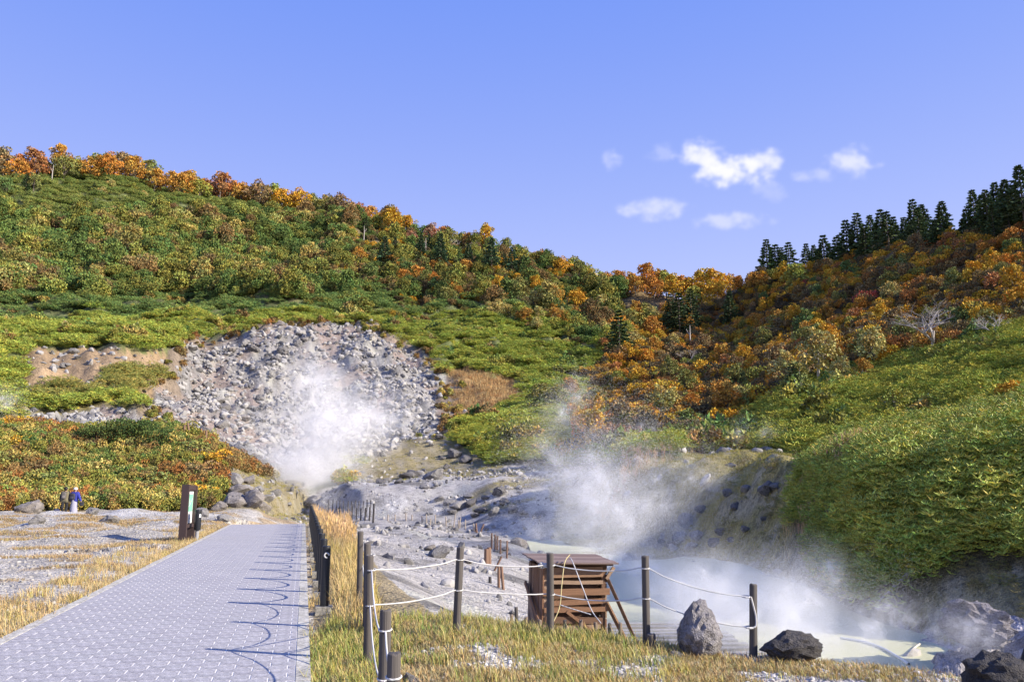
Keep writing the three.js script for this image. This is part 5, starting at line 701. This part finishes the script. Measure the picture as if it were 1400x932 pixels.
// ---------------------------------------------------------------- steam: droplets drifting in wisps
{
  const rng = mulberry(63), gauss = () => { let s = 0; for (let i = 0; i < 4; i++) s += rng(); return (s - 2) * 1.0; };
  const puffs = [0, 1, 2].map((k) => { const r = mulberry(800 + k), n = 75000, pos = new Float32Array(n * 9); let i = 0, tries = 0; while (i < n && tries++ < n * 40) { const o = unit(r), d = Math.pow(r(), 0.55), p = o.multiplyScalar(d), w = Math.exp(-d * d * 2.2) * Math.pow(smooth(-0.45, 0.4, fbm3(p.x * 2.1 + k * 9, p.y * 2.1, p.z * 2.1, 4)), 1.6); if (r() > w) continue; const s = 0.0024, a = unit(r), b = unit(r); pos.set([p.x, p.y, p.z, p.x + a.x * s, p.y + a.y * s, p.z + a.z * s, p.x + b.x * s, p.y + b.y * s, p.z + b.z * s], i * 9); i++; } const g = new THREE.BufferGeometry(); g.setAttribute('position', new THREE.BufferAttribute(pos, 3)); return g; });
  const mat = new THREE.MeshStandardMaterial({ color: new THREE.Color(0.97, 0.97, 0.98), roughness: 1, side: THREE.DoubleSide });
  const at = (px, py, r) => { const d = ray(px, py); return d.multiplyScalar(r / Math.hypot(d.x, d.z)).add(V(0, EYE, 0)); };
  const plume = (label, blobs) => {   // blobs: [px, py, distance, spread px across, spread px up, how many, puff size px]
    const lists = [[], [], []];
    for (const [px, py, r, sx, sy, n, size] of blobs) for (let i = 0; i < n; i++) { const rr = r * (1 + 0.05 * gauss()), p = at(px + gauss() * sx, py + gauss() * sy, rr), s = size * rr / F * (0.6 + 0.8 * rng()), gy = H(p.x, p.z); if (p.y < gy + s * 0.1) p.y = gy + s * (0.1 + 0.3 * rng()); lists[i % 3].push({ p, s: V(s * (0.75 + 0.7 * rng()), s * (0.75 + 0.6 * rng()), s), rx: rng() * 6, ry: rng() * 6, rz: rng() * 6 }); }
    lists.forEach((l, k) => l.length && stuff('steam', label, 'steam', puffs[k], mat, l));
  };
  plume('thick white steam rising in front of the rock slope', [[455, 600, 96, 44, 44, 9, 92], [420, 645, 94, 34, 26, 17, 66], [462, 590, 96, 26, 34, 17, 52], [440, 535, 98, 20, 26, 6, 54], [400, 668, 92, 30, 11, 12, 46], [500, 575, 97, 26, 16, 7, 44], [378, 650, 94, 12, 18, 6, 40], [425, 505, 100, 18, 16, 3, 50], [535, 565, 97, 24, 14, 5, 44]]);
  plume('thin steam drifting over the far stakes', [[520, 700, 68, 36, 8, 7, 30], [570, 700, 66, 30, 8, 4, 26], [460, 690, 76, 30, 8, 5, 32]]);
  plume('wide steam cloud rising from the far end of the pool', [[830, 678, 40, 64, 46, 9, 110], [800, 723, 40, 52, 24, 10, 70], [850, 775, 33, 50, 20, 9, 62], [790, 658, 43, 36, 26, 5, 62], [905, 703, 36, 40, 26, 4, 62], [765, 618, 46, 20, 24, 2, 50], [930, 638, 42, 34, 32, 3, 60], [780, 568, 50, 14, 24, 2, 46], [900, 790, 27, 44, 14, 5, 60]]);
  plume('thin wisps of steam curling off the near pool', [[1080, 820, 20, 90, 34, 6, 90], [1000, 805, 23, 44, 24, 6, 60], [1080, 845, 18, 50, 16, 6, 56], [1150, 805, 18, 44, 28, 4, 50], [1220, 850, 15.5, 50, 22, 5, 52], [1310, 850, 14, 40, 22, 4, 52], [960, 845, 18, 44, 12, 4, 50], [1120, 760, 22, 24, 22, 2, 40], [1330, 880, 12.5, 30, 12, 2, 50]]);
  plume('low steam lying on the water behind the boulders', [[930, 815, 21, 60, 18, 12, 80], [1020, 850, 17, 60, 12, 10, 70], [1120, 865, 15, 60, 10, 9, 64]]);
  plume('faint steam trailing over the bamboo behind the pool', [[1040, 590, 60, 34, 10, 2, 34], [880, 590, 70, 40, 10, 3, 36], [780, 545, 90, 20, 16, 2, 36], [4, 548, 108, 8, 16, 2, 28]]);
}
console.log('steam done');
// ---------------------------------------------------------------- two people on the pale path across the plain, seen from behind
function meshField(dist, centre, half, res) {
  const mc = new MarchingCubes(res, new THREE.MeshStandardMaterial(), false, false, 120000); mc.isolation = 0;
  const h = res / 2; for (let k = 0, i = 0; k < res; k++) for (let j = 0; j < res; j++) for (let m = 0; m < res; m++, i++) mc.field[i] = -dist(centre.x + (m - h) / h * half, centre.y + (j - h) / h * half, centre.z + (k - h) / h * half);
  mc.update(); const n = mc.count ?? mc.geometry.drawRange.count, p = new Float32Array(mc.positionArray.slice(0, n * 3)), g = new THREE.BufferGeometry();
  for (let i = 0; i < n; i++) { p[i * 3] = p[i * 3] * half + centre.x; p[i * 3 + 1] = p[i * 3 + 1] * half + centre.y; p[i * 3 + 2] = p[i * 3 + 2] * half + centre.z; }
  g.setAttribute('position', new THREE.BufferAttribute(p, 3)); g.setAttribute('normal', new THREE.BufferAttribute(new Float32Array(mc.normalArray.slice(0, n * 3)), 3)); return g;
}
function capsules(list, k = 0.03, grow = 0) {   // [ax, ay, az, ra, bx, by, bz, rb]
  return (x, y, z) => { let d = 9; for (const [ax, ay, az, ra, bx, by, bz, rb] of list) { const vx = bx - ax, vy = by - ay, vz = bz - az, t = clamp(((x - ax) * vx + (y - ay) * vy + (z - az) * vz) / (vx * vx + vy * vy + vz * vz + 1e-9)), e = Math.hypot(x - ax - vx * t, y - ay - vy * t, z - az - vz * t) - lerp(ra, rb, t) - grow, h = clamp(0.5 + 0.5 * (d - e) / k); d = lerp(d, e, h) - k * h * (1 - h); } return d; };
}
{
  const legs = (s, f) => [[0.085, 0.92, 0, 0.088, 0.1, 0.5, f * 0.08, 0.06], [0.1, 0.5, f * 0.08, 0.06, 0.1, 0.09, f * -0.1, 0.042], [0.1, 0.06, f * -0.1 + 0.03, 0.042, 0.115, 0.035, f * -0.1 - 0.15, 0.034]].map(([a, b, c, r, d, e, g, q]) => [a * s, b, c, r, d * s, e, g, q]);
  const trunk = [[-0.06, 0.95, 0, 0.125, -0.075, 1.27, 0.01, 0.12], [0.06, 0.95, 0, 0.125, 0.075, 1.27, 0.01, 0.12], [-0.14, 1.34, 0, 0.07, 0.14, 1.34, 0, 0.07], [0, 1.36, 0, 0.055, 0, 1.46, -0.01, 0.05]];
  const headC = [[0, 1.53, -0.005, 0.082, 0, 1.58, 0, 0.092], [0, 1.49, -0.05, 0.045, 0, 1.52, -0.07, 0.05], [0, 1.53, -0.095, 0.012, 0, 1.515, -0.112, 0.014], [-0.092, 1.55, 0, 0.016, -0.096, 1.53, 0.004, 0.014], [0.092, 1.55, 0, 0.016, 0.096, 1.53, 0.004, 0.014]];
  const arm = (s, ex, ey, ez, wx, wy, wz) => [[s * 0.185, 1.355, 0, 0.058, ex, ey, ez, 0.045], [ex, ey, ez, 0.045, wx, wy, wz, 0.032]];
  const hand = (w, d, s) => { const l = [[w.x, w.y, w.z, 0.03, w.x + d.x * 0.06, w.y + d.y * 0.06, w.z + d.z * 0.06, 0.032]]; for (let k = 0; k < 4; k++) { const o = (k - 1.5) * 0.019, L = [0.065, 0.078, 0.072, 0.055][k], a = V(w.x + d.x * 0.075, w.y + d.y * 0.075, w.z + d.z * 0.075 + o), b = a.clone().addScaledVector(d, L * 0.55).add(V(-s * 0.006, 0, 0)), c = b.clone().addScaledVector(d, L * 0.45).add(V(-s * 0.02, 0, 0)); l.push([a.x, a.y, a.z, 0.0095, b.x, b.y, b.z, 0.009], [b.x, b.y, b.z, 0.009, c.x, c.y, c.z, 0.008]); } const t = V(w.x + d.x * 0.025, w.y + d.y * 0.025, w.z - 0.03), t2 = t.clone().add(V(-s * 0.012 + d.x * 0.035, d.y * 0.035, -0.02)); l.push([t.x, t.y, t.z, 0.011, t2.x, t2.y, t2.z, 0.0095]); return meshField(capsules(l, 0.006), V(w.x + d.x * 0.07, w.y + d.y * 0.07, w.z + d.z * 0.07), 0.13, 64); };
  const skin = std([0.45, 0.28, 0.2], 0.7), C = V(0, 0.86, 0);
  const figure = (label, px, py, turn, arms, f, dress) => {
    const p = onGround(px, 55), g = thing('person', label, 'person', p, turn);
    const A = arms.flatMap(([s, e, w]) => arm(s, ...e, ...w)), all = [...trunk, ...headC, ...legs(-1, f), ...legs(1, -f), ...A];
    const hands = arms.map(([s, e, w]) => hand(V(...w), V(w[0] - e[0], w[1] - e[1], w[2] - e[2]).normalize(), s));
    part(g, 'body', mergeGeometries([meshField(capsules(all), C, 0.92, 92), ...hands]), skin);
    dress(g, A, f); return { g, p };
  };
  const one = figure('person with dark hair in an olive vest and dark trousers, seen from behind', 90, 697, 0.15, [[-1, [-0.25, 1.09, 0.03], [-0.27, 0.86, -0.02]], [1, [0.27, 1.1, 0], [0.24, 0.88, -0.05]]], 1, (g, A, f) => {
    part(g, 'trousers', meshField(capsules([[-0.06, 0.95, 0, 0.128, 0.06, 0.95, 0, 0.128], ...legs(-1, f).slice(0, 2), ...legs(1, -f).slice(0, 2)], 0.03, 0.014), V(0, 0.55, 0), 0.62, 64), std([0.014, 0.014, 0.018], 0.85));
    part(g, 'sleeves', meshField(capsules(A, 0.03, 0.014), V(0, 1.1, 0), 0.46, 56), std([0.02, 0.022, 0.024], 0.85));
    part(g, 'vest', meshField(capsules([...trunk.slice(0, 3), [-0.08, 0.9, 0, 0.13, 0.08, 0.9, 0, 0.13]], 0.05, 0.024), V(0, 1.12, 0), 0.46, 56), std([0.16, 0.14, 0.085], 0.9));
    part(g, 'hair', meshField((x, y, z) => Math.max(capsules([[0, 1.545, 0.005, 0.092, 0, 1.59, 0.008, 0.098]])(x, y, z), -(z + 0.055) - 0.0), V(0, 1.56, 0), 0.16, 40), std([0.012, 0.01, 0.01], 0.6));
    for (const s of [-1, 1]) part(g, 'shoe', meshField(capsules([legs(s, s < 0 ? f : -f)[2]], 0.02, 0.012), V(s * 0.11, 0.06, (s < 0 ? f : -f) * -0.1 - 0.06), 0.2, 32), std([0.02, 0.02, 0.025], 0.7));
  });
  const two = figure('person in a white hat, blue jacket and long pale skirt, seen from behind', 103, 697, -0.1, [[-1, [-0.25, 1.12, -0.04], [-0.2, 0.95, -0.14]], [1, [0.3, 1.12, 0.02], [0.4, 0.93, 0.0]]], 0.35, (g, A, f) => {
    part(g, 'jacket', meshField(capsules([...trunk.slice(0, 3), ...A], 0.05, 0.026), V(0, 1.12, 0), 0.5, 64), std([0.025, 0.035, 0.28], 0.8));
    part(g, 'skirt', new THREE.LatheGeometry([[0.02, 1.02], [0.155, 1.0], [0.18, 0.8], [0.2, 0.5], [0.205, 0.24], [0.19, 0.235]].map(([x, y]) => new THREE.Vector2(x, y)), 24), std([0.34, 0.34, 0.42], 0.85, { side: THREE.DoubleSide }));
    part(g, 'hat', new THREE.LatheGeometry([[0.001, 1.71], [0.07, 1.7], [0.108, 1.65], [0.112, 1.59], [0.135, 1.575], [0.11, 1.58]].map(([x, y]) => new THREE.Vector2(x, y)), 22), std([0.6, 0.58, 0.6], 0.85, { side: THREE.DoubleSide }));
    for (const s of [-1, 1]) part(g, 'boot', meshField(capsules([[s * 0.1, 0.28, (s < 0 ? f : -f) * -0.03, 0.06, s * 0.1, 0.08, (s < 0 ? f : -f) * -0.1, 0.055], legs(s, s < 0 ? f : -f)[2]], 0.02, 0.012), V(s * 0.11, 0.15, (s < 0 ? f : -f) * -0.1 - 0.03), 0.24, 36), std([0.03, 0.04, 0.25], 0.7));
  });
  const pack = (name, label, pos, s, col, turn) => { const g = thing(name, label, 'bag', pos, turn); const b = new THREE.SphereGeometry(1, 20, 16), p = b.attributes.position; for (let i = 0; i < p.count; i++) { const q = V(p.getX(i), p.getY(i), p.getZ(i)), f = Math.pow(Math.abs(q.x) ** 4 + Math.abs(q.y) ** 4 + Math.abs(q.z) ** 4, -0.25); p.setXYZ(i, q.x * f * s.x, q.y * f * s.y, q.z * f * s.z); } b.computeVertexNormals(); part(g, 'bag_body', b, std(col, 0.85)); part(g, 'pocket', b.clone().scale(0.62, 0.42, 0.5).translate(0, -s.y * 0.35, s.z * 0.75), std(col.map((c) => c * 1.6), 0.85)); part(g, 'strap', new THREE.TorusGeometry(s.x * 0.42, 0.012, 6, 14, Math.PI).translate(0, s.y * 0.95, 0), std([0.02, 0.02, 0.02], 0.8)); return g; };
  pack('backpack', 'grey backpack on the back of the person in the olive vest', one.p.clone().add(V(0.03, 1.18, 0.24)), V(0.13, 0.2, 0.075), [0.12, 0.11, 0.1], 0.15);
  pack('backpack', 'dark backpack on the back of the person in blue', two.p.clone().add(V(-0.02, 1.16, 0.25)), V(0.16, 0.19, 0.08), [0.04, 0.04, 0.055], -0.1);
  pack('bag', 'dark blue bag standing on the ground beside the olive vest', one.p.clone().add(V(-0.36, 0.2, 0.12)), V(0.17, 0.21, 0.1), [0.022, 0.03, 0.085], 0.4);
  pack('shoulder_bag', 'dark bag hanging from the right hand of the person in blue', two.p.clone().add(V(0.47, 0.74, 0.04)), V(0.13, 0.12, 0.05), [0.03, 0.03, 0.035], 0.1);
}
console.log('people done');
scene.traverse((o) => { if (o.isMesh) { o.castShadow = true; o.receiveShadow = true; } });
renderer.render(scene, camera);
